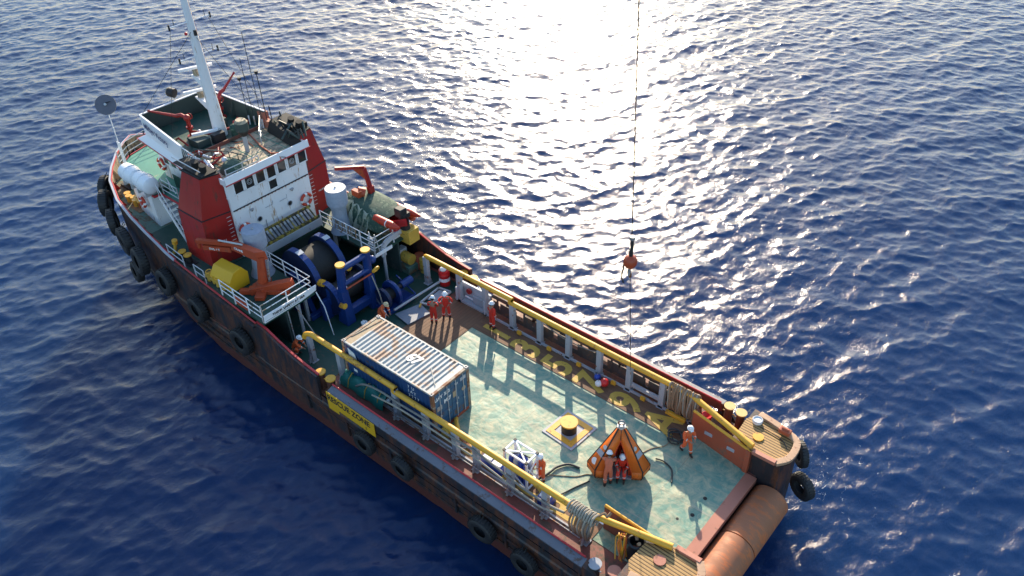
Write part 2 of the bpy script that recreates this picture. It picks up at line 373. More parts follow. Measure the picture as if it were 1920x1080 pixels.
def smooth_path(pts, n=6):
    pts = [Vector(p) for p in pts]; out = []
    P = [pts[0]]+pts+[pts[-1]]
    for i in range(1, len(P)-2):
        a, b, c, d = P[i-1], P[i], P[i+1], P[i+2]
        for k in range(n):
            t = k/n; out.append(0.5*((2*b)+(c-a)*t+(2*a-5*b+4*c-d)*t*t+(3*b-a-3*c+d)*t**3))
    out.append(pts[-1]); return out
# ---------------------------------------------------------------- the sea: wind waves from a directional spectrum, laid out to the horizon
def make_sea():
    N, L, zw = 1600, 224.0, -2.6
    rng = np.random.default_rng(11)
    k1 = 2*np.pi*np.fft.fftfreq(N, L/N); kx, ky = np.meshgrid(k1, k1, indexing='ij'); k = np.hypot(kx, ky); k[0,0] = 1e-6
    P = 0
    for wd, Lp, w, e, pw in ((-18, 0.62, 1.0, 0.05, 6), (-80, 0.40, 0.60, 0.03, 4), (-50, 0.25, 0.9, 0.25, 2), (-28, 1.3, 0.45, 0.0, 10)):
        a = math.radians(wd); ct = (kx*math.cos(a)+ky*math.sin(a))/k
        P = P + w*np.exp(-1/(k*Lp)**2)/k**4*(e+np.abs(ct)**pw)*np.exp(-(k*(0.045 if Lp < 1 else 0.5))**2)
    P[0,0] = 0
    H = (rng.normal(size=(N,N))+1j*rng.normal(size=(N,N)))*np.sqrt(P)
    h = np.fft.ifft2(H).real; gx = np.fft.ifft2(1j*kx*H).real; gy = np.fft.ifft2(1j*ky*H).real
    sc = 0.150/math.sqrt((gx**2+gy**2).mean()); h *= sc
    dx = np.fft.ifft2(-1j*kx/k*H).real*sc; dy = np.fft.ifft2(-1j*ky/k*H).real*sc
    x = np.arange(N)*L/N; X, Y = np.meshgrid(x, x, indexing='ij')
    edge = np.clip(np.minimum(np.minimum(X, L-X), np.minimum(Y, L-Y))/14.0, 0, 1); edge = edge*edge*(3-2*edge)
    ox, oy = -66.0, -156.0
    V = np.stack([X+ox-dx*edge*1.25, Y+oy-dy*edge*1.25, zw+h*edge], -1).reshape(-1, 3)
    i = np.arange(N-1); I, J = np.meshgrid(i, i, indexing='ij'); a = (I*N+J).ravel()
    F = np.stack([a, a+N, a+N+1, a+1], -1)
    R = 4000.0; x1, y1 = ox+L-L/N, oy+L-L/N; b = len(V)
    ring = np.array([(ox,oy,zw),(x1,oy,zw),(x1,y1,zw),(ox,y1,zw),(-R,-R,zw),(R,-R,zw),(R,R,zw),(-R,R,zw)])
    V = np.vstack([V, ring]); F = np.vstack([F, [(b,b+4,b+5,b+1),(b+1,b+5,b+6,b+2),(b+2,b+6,b+7,b+3),(b+3,b+7,b+4,b)]])
    me = bpy.data.meshes.new('water'); me.vertices.add(len(V)); me.vertices.foreach_set('co', V.astype(np.float32).ravel())
    me.loops.add(len(F)*4); me.loops.foreach_set('vertex_index', F.astype(np.int32).ravel())
    me.polygons.add(len(F)); me.polygons.foreach_set('loop_start', np.arange(0, len(F)*4, 4, dtype=np.int32))
    me.polygons.foreach_set('use_smooth', np.ones(len(F), dtype=bool)); me.update(calc_edges=True)
    me.materials.append(MATS['sea'])
    o = bpy.data.objects.new('water', me); COL.objects.link(o); o['kind'] = 'structure'; o['label'] = 'deep blue choppy sea glittering in low sun'
make_sea()
# ---------------------------------------------------------------- the supply ship (x forward, y to port, z up; z = 0 is the cargo deck)
ship = thing('supply_ship', 'black-hulled offshore supply ship with red funnels, white wheelhouse and green cargo deck', 'ship', (0,0,0))
YT = [(-1.4,4.55),(-0.8,5.1),(0,5.4),(1,5.55),(22,5.55),(26,5.45),(31,5.35),(33.5,5.1),(35.5,4.85),(37.6,4.45),(39.8,3.65),(41,2.85),(42.3,1.75),(43.1,0.85),(43.6,0.02)]
YW = [(-1.4,4.4),(0,5.2),(2,5.4),(22,5.42),(28,5.3),(32.6,4.75),(36.8,3.6),(39.5,2.2),(41.2,0.9),(42.2,0.05),(43.6,0.01)]
ZT = [(22.9,2.12),(26.8,2.35),(30.6,2.65),(32.1,2.85),(35.4,3.1),(39.8,3.4),(43.6,3.75)]
ZD = [(22.3,2.3),(31,2.4),(36,2.5),(43.6,2.8)]
def yt(x): return interp(x, YT)
def yw(x): return interp(x, YW)
def zt(x): return interp(x, ZT)
def zd(x): return interp(x, ZD)
def mirror_mesh(fn):
    for sgn in (1, -1): fn(sgn)

# hull shell
b = MB(ship)
def shell(xs, ztop, extra=None):
    rows = []
    for x in xs:
        T, w, z = yt(x), yw(x), ztop(x)
        xw = min(x, 42.4) if x > 40 else x
        sec = [(x, T, z), (x, T, min(z, -0.35)), (x, T+0.06 if x < 38 else T, min(z,-0.42)), (x, T+0.06 if x < 38 else T, min(z,-0.62)), (x, T-0.02 if x < 38 else T, min(z,-0.68)), (x-max(0,x-40)*0.35, max(0.01, (w+T)/2-0.02), -1.5), (x-max(0,x-40)*0.5, w, -2.6), (x-max(0,x-40)*0.7, w*0.88, -4.2)]
        rows.append(sec)
    m = len(rows[0])
    for sgn in (1, -1):
        vs = [(p[0], p[1]*sgn, p[2]) for r in rows for p in r]
        fs = [(i*m+j, i*m+j+1, (i+1)*m+j+1, (i+1)*m+j) if sgn > 0 else (i*m+j, (i+1)*m+j, (i+1)*m+j+1, i*m+j+1) for i in range(len(rows)-1) for j in range(m-1)]
        b.add(vs, fs, 'hull', False)
xa = [-1.4,-0.8,0,1,2.4,4,6,8,10,12,14,16,18,20,22,22.9]
shell(xa, lambda x: 0.0)
xf = [22.9,24,26,28,30,31,32.1,33.5,34.5,35.5,36.6,37.6,38.7,39.8,41,42.3,43.1,43.6]
shell(xf, lambda x: zt(x))
# stern quarters either side of the roller, transom below
for s_ in (1,-1):
    P = [(1.0,3.35),(1.0,5.5),(0,5.35),(-0.8,5.05),(-1.4,4.55),(-1.62,4.1),(-1.6,3.45),(-1.35,3.12)]
    if s_ < 0: P = [(x,-y) for x,y in P][::-1]
    else: P = P[::1]
    b.prism(P, -2.9, 1.38, 'hull')
b.box(-0.5,-0.3,-3.2,3.2,-3.5,-0.35,'hull')
b.build('hull', ship)

# main deck: steel plate, green cargo area, timber strips and painted bay letters
b = MB(ship)
b.prism([(-0.45,-3.15),(1,-5.35),(27.9,-5.5),(27.9,5.5),(1,5.35),(-0.45,3.15)], -0.12, -0.012, 'red_deck')
b.box(18.8,27.8,-5.2,5.2,-0.011,0.0,'green_dark')
b.box(15.95,18.8,-4.05,4.05,-0.011,0.035,'timber_across')
b.box(3.0,18.4,-4.05,-2.84,-0.011,0.034,'timber_along')
b.box(3.2,15.95,3.09,4.05,-0.011,0.034,'timber_along')
b.box(0,15.95,-2.84,2.97,-0.011,0.010,'deck_green')
b.box(0,3.0,-3.9,-2.84,-0.011,0.010,'deck_green')
b.box(0,3.2,3.05,3.9,-0.011,0.008,'deck_green')
b.box(3.2,15.95,2.97,3.09,-0.011,0.08,'white_clean')
b.box(-0.52,0,-3.1,3.1,-0.3,0.014,'stern_plate')
for ch, x in (('1',14.55),('3',12.55),('5',10.5),('7',8.45),('9',6.35),('A',4.35)):
    b.text(ch, 2.35, (x,-3.36,0.042), (0,-1,0), (1,0,0), 'yellow_old', 0.003, 0.065, sx=0.82)
for ch, x in (('6',10.4),('8',8.4),('0',6.7),('B',4.9)):
    b.text(ch, 2.2, (x,3.5,0.042), (0,-1,0), (1,0,0), 'yellow_old', 0.003, 0.05, sx=0.72)
for hx_, hy_, r in ((0.67,-0.76,0.09),(0.65,0.32,0.09),(1.04,0.87,0.06)):
    b.cyl((hx_,hy_,0.011),(hx_,hy_,0.02),r,'soot',12)
b.build('main_deck', ship)

# towing roller set in the stern
b = MB(ship); R_, cx_, cz_ = 0.84, -1.30, -0.82
prof = [(R_*0.2,-3.05),(R_,-3.05),(R_,-0.03),(R_-0.05,-0.03),(R_-0.05,0.03),(R_,0.03),(R_,3.05),(R_*0.2,3.05)]
b.lathe(prof, (cx_,0,cz_), (0,1,0), 'orange_rust', 40)
b.build('stern_roller', ship)
# raised grating platforms on both quarters
for s_ in (1,-1):
    b = MB(ship)
    P = [(0.95,3.6),(1.02,4.65),(0.66,5.2),(-0.35,5.05),(-1.2,4.78),(-1.45,4.35),(-1.46,3.6),(-1.12,3.08),(-0.1,3.05)]
    P2 = [(x,y*s_) for x,y in P]
    if s_ < 0: P2 = P2[::-1]
    b.prism(P2, 1.385, 1.46, 'grating')
    ring = smooth_path([(x,y*s_,1.50) for x,y in P[2:8]],4)
    for a_, c_ in zip(ring, ring[1:]): b.beam(a_, c_+(c_-a_)*0.12, 0.30, 0.16, 'edge_peach')
    b.beam((-0.1,3.08*s_,1.48),(-1.15,3.06*s_,1.52),0.22,0.18,'stern_plate')
    b.cyl((0.10,3.95*s_,1.46),(0.10,3.95*s_,1.52),0.24,'stern_plate' if s_ > 0 else 'yellow',20)
    b.build('quarter_platform', ship, 0.015)

# bulwarks: sloping part amidships, then the open-footed part down to the stern
for s_ in (1,-1):
    b = MB(ship)
    def q(x,y,z): return (x, y*s_, z)
    prof = [(18.35,1.22),(19.2,1.30),(20.2,1.45),(21.3,1.75),(22.2,2.05),(22.95,2.14)]
    for (xa_,za),(xb_,zb) in zip(prof, prof[1:]):
        b.hexa([q(xa_,5.40,-0.35),q(xb_,5.40,-0.35),q(xb_,5.58,-0.35),q(xa_,5.58,-0.35)],[q(xa_,5.40,za),q(xb_,5.40,zb),q(xb_,5.58,zb),q(xa_,5.58,za)],'hull')
        b.beam(q(xa_,5.40,za+0.03),q(xb_,5.40,zb+0.03),0.10,0.08,'red_line')
    b.build('bulwark', ship)
    b = MB(ship)
    zt0, zt1 = 0.98, 0.92
    def zb_(x): return zt1+(zt0-zt1)*(x-2.4)/15.2
    x0, x1 = 2.45, 17.5
    # outer plating, inner plating, sloping cap
    b.hexa([q(x0,5.60,0.26),q(x1,5.60,0.26),q(x1,5.66,0.26),q(x0,5.66,0.26)],[q(x0,5.60,zb_(x0)-0.1),q(x1,5.60,zb_(x1)-0.1),q(x1,5.66,zb_(x1)-0.1),q(x0,5.66,zb_(x0)-0.1)],'hull')
    b.hexa([q(x0,5.27,0.45),q(x1,5.27,0.45),q(x1,5.31,0.45),q(x0,5.31,0.45)],[q(x0,5.27,zb_(x0)),q(x1,5.27,zb_(x1)),q(x1,5.31,zb_(x1)),q(x0,5.31,zb_(x0))],'red_deck')
    b.hexa([q(x0,5.31,zb_(x0)-0.06),q(x1,5.31,zb_(x1)-0.06),q(x1,5.68,zb_(x1)-0.17),q(x0,5.68,zb_(x0)-0.17)],[q(x0,5.31,zb_(x0)),q(x1,5.31,zb_(x1)),q(x1,5.68,zb_(x1)-0.10),q(x0,5.68,zb_(x0)-0.10)],'cap_grey')
    xx = x0+0.1
    while xx < x1:
        b.hexa([q(xx,5.2,-0.1),q(xx+0.1,5.2,-0.1),q(xx+0.1,5.6,-0.1),q(xx,5.6,-0.1)],[q(xx,5.31,0.6),q(xx+0.1,5.31,0.6),q(xx+0.1,5.6,0.6),q(xx,5.6,0.6)],'hull')
        xx += 1.85
    # slanted after end
    b.hexa([q(1.55,5.36,-0.1),q(x0,5.31,-0.1),q(x0,5.6,-0.1),q(1.55,5.5,-0.1)],[q(2.05,5.36,0.55),q(x0,5.31,zb_(x0)),q(x0,5.66,zb_(x0)-0.08),q(2.05,5.5,0.5)],'hull')
    b.tube([q(x0+0.1,5.29,zb_(x0)+0.04),q(x1,5.29,zb_(x1)+0.04)],0.045,'red_line',8)
    b.build('bulwark', ship)
    # lower rubbing strakes
    b = MB(ship)
    for z0_, z1_, yy in ((-1.12,-0.98,5.60),(-1.75,-1.62,5.52)):
        b.hexa([q(1.5,5.40,z0_),q(30,5.25,z0_),q(30,yy-0.12,z0_),q(1.5,yy,z0_)],[q(1.5,5.40,z1_),q(30,5.25,z1_),q(30,yy-0.12,z1_),q(1.5,yy,z1_)],'hull')
    for xx in (3.4,6.4,9.3,13.4,16.5,19.5):
        b.hexa([q(xx,5.4,-1.7),q(xx+0.12,5.4,-1.7),q(xx+0.12,5.58,-1.7),q(xx,5.58,-1.7)],[q(xx,5.4,-0.4),q(xx+0.12,5.4,-0.4),q(xx+0.12,5.62,-0.4),q(xx,5.62,-0.4)],'hull')
    b.build('rubbing_strake', ship)

# crash rails: round yellow pipe on grey posts
def rail(s_, name='crash_rail'):
    y = 4.16
    b = MB(ship)
    def q(x,yy,z): return (x, yy*s_, z)
    a = [q(20.75,y+0.12,1.55),q(20.62,y+0.08,1.80),q(20.3,y,1.92)] + [q(14.2,y,1.92)]
    b.tube(smooth_path(a[:3],4)+[a[3]], 0.135, 'yellow', 14)
    e1 = 3.55 if s_ < 0 else 3.9
    b.tube([q(14.35,y,1.68), q(e1,y,1.70), q(e1-0.25,y-0.06,1.69), q(0.0,3.22,1.60)], 0.14, 'yellow', 14)
    b.beam(q(14.3,y,1.65), q(14.3,y,1.95), 0.25, 0.2, 'yellow')
    b.build(name, ship)
    xs = ([20.55,18.0,16.1,14.2,12.35,10.5,8.6,6.85,5.0,3.3] if s_ < 0 else [20.55,18.2,14.3,12.35,10.5,9.25,7.3,5.4,3.35])
    for x in xs:
        p = MB(ship); top = 1.85 if x > 14.25 else 1.6
        p.box(x-0.14,x+0.14,min((y-0.12)*s_,(y+0.12)*s_),max((y-0.12)*s_,(y+0.12)*s_),0.0,top,'grey_paint')
        p.hexa([q(x-0.05,y+0.1,0),q(x+0.05,y+0.1,0),q(x+0.05,y+0.30,0),q(x-0.05,y+0.30,0)],[q(x-0.05,y+0.1,0.5),q(x+0.05,y+0.1,0.5),q(x+0.05,y+0.14,0.5),q(x-0.05,y+0.14,0.5)],'grey_paint')
        p.box(x-0.2,x+0.2,min((y-0.2)*s_,(y+0.2)*s_),max((y-0.2)*s_,(y+0.2)*s_),0.0,0.035,'grey_paint')
        p.build('rail_post', ship, 0.012)
rail(1); rail(-1)
# low kerb boards and lower rails behind the posts on the starboard side
b = MB(ship)
b.box(3.2,18.3,-4.12,-4.04,-0.01,0.16,'grey_paint')
b.box(3.4,15.9,-4.60,-4.56,0.05,0.34,'rail_plate')
random.seed(44); x = 3.4
while x < 15.7:
    w = random.uniform(0.5,1.5); x2 = min(15.9, x+w); b.box(x,x2,-4.60,-4.56,0.34,0.80,'rail_plate'); x = x2+random.uniform(0.10,0.55)
b.box(3.4,15.9,-4.64,-4.52,0.98,1.24,'rail_plate')
xx = 3.5
while xx < 15.9: b.box(xx-0.05,xx+0.05,-4.58,-4.53,0.05,1.2,'rail_plate'); xx += 0.93
b.tube(sag((14.3,-4.40,1.42),(3.6,-4.40,1.35),0.12,24,0.03),0.03,'hose_black',6)
b.tube(sag((12.3,-4.38,1.2),(8.6,-4.38,1.25),0.35,12,0.02),0.03,'hose',6)
b.box(4.9,6.9,-4.30,-4.14,0.30,0.48,'grey_paint')
b.build('lower_rail', ship)
b = MB(ship)
b.box(3.2,18.3,4.04,4.12,-0.01,0.16,'grey_paint')
for z in (0.55,): b.tube([(14.3,4.5,z),(3.4,4.5,z)],0.035,'steel',6)
b.build('lower_rail', ship)
# white equipment frame inside the starboard rail
b = MB(ship)
b.box(16.05,18.2,-4.62,-4.5,0.05,1.05,'grey_light'); b.box(16.05,16.15,-4.6,-4.0,0.05,0.95,'grey_light'); b.box(18.1,18.2,-4.6,-4.0,0.05,0.95,'grey_light')
b.box(16.1,18.15,-4.5,-4.05,0.05,0.1,'grey_light'); b.cyl((17.5,-4.42,0.75),(17.5,-4.3,0.75),0.17,'red_paint')
b.box(16.5,17.2,-4.5,-4.3,0.15,0.6,'grey_paint'); b.tube([(16.3,-4.35,0.3),(17.8,-4.35,0.32)],0.05,'white')
b.build('equipment_locker', ship, 0.01)

# hinged stern gate boards
def gate(s_, y0, name, x1, edge):
    b = MB(ship)
    def q(x,y,z): return (x, y*s_, z)
    b.hexa([q(0.05,3.10,0.02),q(x1,y0,0.02),q(x1,y0+0.10,0.02),q(0.05,3.22,0.02)],[q(0.05,3.10,1.28),q(x1,y0,1.42),q(x1,y0+0.10,1.42),q(0.05,3.22,1.28)],'gate_red' if s_ < 0 else 'red_deck')
    b.tube([q(0.0,3.16,1.32),q(x1,y0+0.05,1.46)],0.07,'yellow',8)
    for x in (0.9,2.1):
        b.cbox(q(x,interp(x,[(0,3.08),(x1,y0-0.02)]),0.75),(0.42,0.02,0.20),'grey_paint')
    b.box(-0.02,0.2,min(3.05*s_,3.3*s_),max(3.05*s_,3.3*s_),0,1.35,'gate_red')
    b.build(name, ship, 0.01)
gate(-1, 3.55, 'stern_gate', 3.05, 'yellow'); gate(1, 3.10, 'stern_gate', 3.15, 'yellow')

# bollard pairs
def bollard(x, y, z, h, r, cap='yellow', body='bollard_brown'):
    b = MB(ship); b.cyl((x,y,z),(x,y,z+h),r,body,20); b.cyl((x,y,z+h),(x,y,z+h+0.05),r*1.35,cap,20); b.box(x-r*1.6,x+r*1.6,y-r*1.6,y+r*1.6,z,z+0.05,body)
    b.tube([(x+r*1.5,y,z+h*0.7),(x-r*1.5,y,z+h*0.7)],0.03,cap,6)
    b.build('bollard', ship, 0.012)
bollard(18.6,5.12,0.0,1.05,0.19); bollard(17.85,5.12,0.0,1.05,0.19)
bollard(18.6,-5.12,0.0,1.05,0.19); bollard(17.85,-5.12,0.0,1.05,0.19)
bollard(1.95,-4.85,0.2,1.25,0.19,'cap_cream','bollard_brown'); bollard(1.35,-4.80,0.2,1.25,0.19,'cap_cream','bollard_brown')
bollard(2.15,5.20,-0.1,0.85,0.2,'grey_paint','black'); bollard(1.3,5.15,-0.1,1.1,0.2,'stern_plate')
# yellow cap bollard on its square doubler plate in the middle of the deck
b = MB(ship); Rr = math.radians(-0)
pts = [(8.30,-1.20),(8.42,0.62),(6.65,0.72),(6.53,-1.10)]
b.prism(pts[::-1] if False else [pts[1],pts[0],pts[3],pts[2]], 0.010, 0.05, 'grey_paint')
def ringp(k):
    c_ = (7.475,-0.24); return [(c_[0]+(x-c_[0])*k, c_[1]+(y-c_[1])*k) for x,y in (pts[1],pts[0],pts[3],pts[2])]
outer, inner = ringp(0.86), ringp(0.56)
for i in range(4):
    a_, b_, c_, d_ = outer[i], outer[(i+1)%4], inner[(i+1)%4], inner[i]
    b.add([(x,y,0.075) for x,y in (a_,b_,c_,d_)]+[(x,y,0.05) for x,y in (a_,b_,c_,d_)], [(0,1,2,3),(0,4,5,1),(2,6,7,3)], 'yellow')
b.cyl((7.46,-0.18,0.05),(7.46,-0.18,0.56),0.36,'black',28); b.cyl((7.46,-0.18,0.56),(7.46,-0.18,0.64),0.41,'yellow',28)
b.build('deck_capstan_cap', ship)

# mast, deckhouses, funnels -------------------------------------------------
# forecastle deck with the open winch well
b = MB(ship)
for s_ in (1,-1):
    P = [(22.35,2.15*s_),(22.35,5.38*s_),(26,5.40*s_),(27.9,5.36*s_),(27.9,2.15*s_)]
    if s_ > 0: P = P[::-1]
    b.prism(P, 2.20, 2.32, 'green_dark')
    b.box(27.0,27.9,min(2.15*s_,0.0),max(2.15*s_,0.0),2.205,2.315,'green_dark')
xs = [27.9,29.5,31,32.5,34,35.5,37,38.5,39.8,41,42.2,43.0]
for xa_, xb_ in zip(xs, xs[1:]):
    ya, yb = yt(xa_)-0.12, max(0.05, yt(xb_)-0.12)
    b.hexa([(xa_,-ya,zd(xa_)-0.15),(xb_,-yb,zd(xb_)-0.15),(xb_,yb,zd(xb_)-0.15),(xa_,ya,zd(xa_)-0.15)],[(xa_,-ya,zd(xa_)),(xb_,-yb,zd(xb_)),(xb_,yb,zd(xb_)),(xa_,ya,zd(xa_))],'green_dark' if xb_ < 34.2 else 'green_old')
b.build('forecastle_deck', ship)
b = MB(ship)   # inner sides of the winch well and bulkhead below the wheelhouse
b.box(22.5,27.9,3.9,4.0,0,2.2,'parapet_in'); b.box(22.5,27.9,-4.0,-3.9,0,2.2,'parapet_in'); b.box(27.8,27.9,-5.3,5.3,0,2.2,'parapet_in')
for s_ in (1,-1):
    for x in (23.3,26.0): b.box(x-0.08,x+0.08,2.25*s_-0.08,2.25*s_+0.08,0,2.2,'grey_paint')
b.build('winch_well_bulkhead', ship)
# bow bulwark cap and red edge line
b = MB(ship)
bx = [22.9,24,26,28,30.3]
for s_ in (1,-1):
    b.tube([(x,(yt(x)-0.02)*s_,zt(x)+0.03) for x in bx], 0.05, 'red_line', 8)
    for xa_, xb_ in zip(bx, bx[1:]):
        b.beam((xa_,(yt(xa_)+0.09)*s_,zt(xa_)-0.14),(xb_,(yt(xb_)+0.09)*s_,zt(xb_)-0.14),0.2,0.12,'hull')
    fx = [30.3,31.2,32.1,33.5,34.5,35.5,36.6,37.6,38.7,39.8,41,42.3,43.1,43.6]
    pts = [((x),(yt(x))*s_,zt(x)+0.02) for x in fx]
    b.tube([(x,(y-0.10*s_) if abs(y) > 0.2 else y,z) for x,y,z in pts], 0.05, 'red_line', 6)
    for p0, p1 in zip(pts, pts[1:]): b.beam((p0[0],p0[1]-0.02*s_,p0[2]),(p1[0],p1[1]-0.02*s_,p1[2]),0.16,0.06,'grey_light')
    # inner plating and stays
    for xa_, xb_ in zip(fx[1:], fx[2:]):
        ya, yb = max(0,yt(xa_)-0.06)*s_, max(0,yt(xb_)-0.06)*s_
        b.add([(xa_,ya,zd(xa_)),(xb_,yb,zd(xb_)),(xb_,yb,zt(xb_)),(xa_,ya,zt(xa_))],[(0,1,2,3)],'roof_beige')
    for x in (31.8,32.8,33.8,34.8,35.8,36.8,37.8,38.8,39.8,40.8):
        yy = yt(x)-0.07
        b.hexa([(x,(yy-0.4)*s_,zd(x)),(x+0.05,(yy-0.4)*s_,zd(x)),(x+0.05,yy*s_,zd(x)),(x,yy*s_,zd(x))],[(x,(yy-0.06)*s_,zt(x)-0.05),(x+0.05,(yy-0.06)*s_,zt(x)-0.05),(x+0.05,yy*s_,zt(x)-0.05),(x,yy*s_,zt(x)-0.05)],'red_line' if int(x)%2 else 'roof_beige')
b.build('bow_bulwark', ship)

# railings -------------------------------------------------------------------
def railing(pts, h, name='handrail', n=None, mat='white', parent=ship, mids=2, r=0.026, posts=True):
    b = MB(ship); pts = [Vector(p) for p in pts]; up = Vector((0,0,h))
    for f in [1.0]+[(k+1)/(mids+1) for k in range(mids)]: b.tube([p+up*f for p in pts], r, mat, 5)
    for a, c in zip(pts, pts[1:]):
        k = max(1, round((c-a).length/1.3))
        for i in range(k+1): p = a.lerp(c, i/k); b.beam(p, p+up, 0.05, 0.05, mat)
    return b.build(name, parent)
railing([(22.42,2.2,2.32),(22.42,5.30,2.32)],1.05)
railing([(22.42,2.2,2.32),(27.0,2.2,2.32)],1.05)
railing([(22.42,5.33,2.30),(25.9,5.33,2.38)],1.0)
railing([(27.4,5.30,2.38),(28.3,5.3,2.4)],0.85,mids=1,mat='grey_light'); railing([(29.4,5.27,2.42),(31.0,5.22,2.5)],0.85,mids=1,mat='grey_light')
railing([(22.42,-2.2,2.32),(27.0,-2.2,2.32)],1.05)
railing([(22.42,-2.2,2.32),(22.42,-3.6,2.32)],1.05)
# name board across the end of the port deck wing
b = MB(ship)
b.extrude([(22.30,2.05,2.80),(22.30,5.32,2.80),(22.30,5.36,2.38),(22.30,3.15,2.38),(22.30,2.12,2.50)],(-0.06,0,0),'white_clean')
b.text('THINK SAFETY AT SEA', 0.20, (22.22,3.85,2.62), (0,-1,0), (0,0,1), 'marking_black', 0.004, 0.004, sx=1.0)
b.box(22.22,22.235,3.2,5.3,2.46,2.49,'grey_paint')
b.build('safety_board', ship)
b = MB(ship); b.extrude([(22.30,-2.05,2.40),(22.30,-3.3,2.40),(22.30,-3.3,2.2),(22.30,-2.05,2.2)],(-0.06,0,0),'white_clean'); b.build('deck_edge_plate', ship)
# pillars and stays below the deck wing
b = MB(ship); b.cyl((22.5,3.2,0),(22.45,3.2,2.2),0.09,'grey_paint',10); b.build('deck_pillar', ship)
b = MB(ship); b.cyl((22.4,-2.75,0),(22.4,-2.75,2.2),0.09,'grey_paint',10); b.build('deck_pillar', ship)
b = MB(ship); b.tube([(21.2,3.1,0.0),(22.4,3.4,2.2)],0.035,'steel',6); b.tube([(21.6,4.3,0.0),(22.4,3.9,2.2)],0.035,'steel',6)
b.tube([(21.3,2.2,0),(21.8,2.1,1.6),(22.3,2.1,2.35)],0.03,'white',6)
b.build('stay_rod', ship)
# curved grey gooseneck beam on the starboard side
b = MB(ship)
gp = smooth_path([(22.4,-2.75,1.9),(22.35,-2.75,2.5),(22.4,-3.2,2.72),(22.5,-4.3,2.75)],5)
for a_, c_ in zip(gp, gp[1:]): b.beam(a_, c_, 0.32, 0.12, 'grey_light', up=(1,0,0.01)) 
b.build('gooseneck_beam', ship)
# ---------------------------------------------------------------- superstructure
b = MB(ship)   # lower deckhouse
b.box(27.9,31.5,-2.55,2.55,2.2,7.05,'white')
b.box(31.5,34.2,-2.9,2.9,2.2,4.75,'white')
P = [(34.2,3.85),(36.6,3.6),(37.6,3.3),(38.6,2.2),(39.0,0.9)]
P = [(34.2,-3.85)]+[(x,-y) for x,y in P[1:]]+P[::-1]
b.prism(P, 2.35, 4.75, 'white')
b.tube([(27.86,-2.5,5.30),(27.86,2.5,5.30)],0.035,'black',6)
for y in (-2.3+0.23*k for k in range(21)): b.box(27.84,27.9,y-0.03,y+0.03,5.24,5.30,'gate_red')
for y in (1.45,-1.25): b.cyl((27.91,y,4.88),(27.80,y,4.88),0.07,'steel',8); b.box(27.78,27.9,y-0.1,y+0.1,4.9,4.97,'grey_paint')
for y,z in ((0.6,4.6),(-0.35,4.55)): b.tube([(27.87,y,z),(27.87,y-0.5,z),(27.87,y-0.5,z+0.22)],0.015,'grey_paint',5)
b.tube([(27.86,0.75,3.1),(27.86,0.75,3.9)],0.02,'steel',5)
b.build('deckhouse', ship)
for y in (1.09,-0.97):
    w = MB(ship); w.cyl((27.93,y,4.12),(27.875,y,4.12),0.145,'glass',20); w.torus((27.87,y,4.12),(1,0,0),0.15,0.022,'grey_paint',20,6); w.build('porthole', ship)
# bridge with raked windows
b = MB(ship)
zb0, zb1 = 4.86, 7.05
P = [(31.5,2.25),(35.0,2.25),(35.9,1.45),(36.1,0.0)]
Pb = P + [(x,-y) for x,y in P[::-1][1:]]
Pt = [(x+(0.35 if x > 33 else 0), y*1.0) for x,y in Pb]
n = len(Pb)
b.add([(x,y,zb0) for x,y in Pb]+[(x,y,zb1) for x,y in Pt], [(k,(k+1)%n,n+(k+1)%n,n+k) for k in range(n)], 'white')
b.build('bridge', ship)
def window(pos, w, h, ax, nrm, nm='window'):
    """pos centre, ax unit along width, nrm outward"""
    p, a, nv = Vector(pos), Vector(ax).normalized(), Vector(nrm).normalized(); u = nv.cross(a).normalized()
    if u.z < 0: u = -u
    f = MB(ship); fw = 0.05
    for sx_, sy_, ww, hh in ((0,h/2,w+fw*2,fw),(0,-h/2,w+fw*2,fw),(w/2,0,fw,h),(-w/2,0,fw,h)):
        c = p+a*sx_+u*sy_; A, U = a*ww/2, u*hh/2
        f.hexa([c-A-U,c+A-U,c+A+U,c-A+U],[v+nv*0.045 for v in (c-A-U,c+A-U,c+A+U,c-A+U)],'white_clean')
    o = f.build(nm, ship)
    g = MB(ship); A, U = a*w/2, u*h/2; g.hexa([p-A-U,p+A-U,p+A+U,p-A+U],[v+nv*0.018 for v in (p-A-U,p+A-U,p+A+U,p-A+U)],'glass'); g.build('pane', o)
    return o
for k in range(7):
    y = 1.86-k*0.70
    o = window((27.9,y,6.50-0.0*k),0.56,0.70,(0,1,0),(-1,0,0))
    if k in (1,5):
        r = MB(ship); r.torus((27.87,y,6.53),(1,0,0),0.15,0.014,'grey_light',18,6); r.torus((27.87,y,6.53),(1,0,0),0.08,0.012,'grey_light',14,6); r.build('clear_view_screen', o)
window((27.9,-0.20,5.75),0.54,0.56,(0,1,0),(-1,0,0))
for s_ in (1,-1):
    window((28.15+0.0,2.55*s_,6.45),0.32,0.75,(1,0,0),(0,s_,0))
    for k in range(4): window((32.15+k*0.74,2.25*s_,6.25),0.56,0.85,(1,0,0),(0,s_,0))
    e = Vector((0.9,-0.8*s_,0)).normalized()
    window((35.62,1.85*s_,6.2),0.8,0.85,e,(0.85,0.85*s_,-0.1))
    d = MB(ship); d.box(31.75,32.4,min(2.25*s_,2.29*s_),max(2.25*s_,2.29*s_),4.9,5.75,'white_clean'); d.build('side_door', ship)
for y in (-1.05,-0.35,0.35,1.05): window((36.25,y,6.25),0.55,0.8,(0,1,0),(1,0,-0.15))

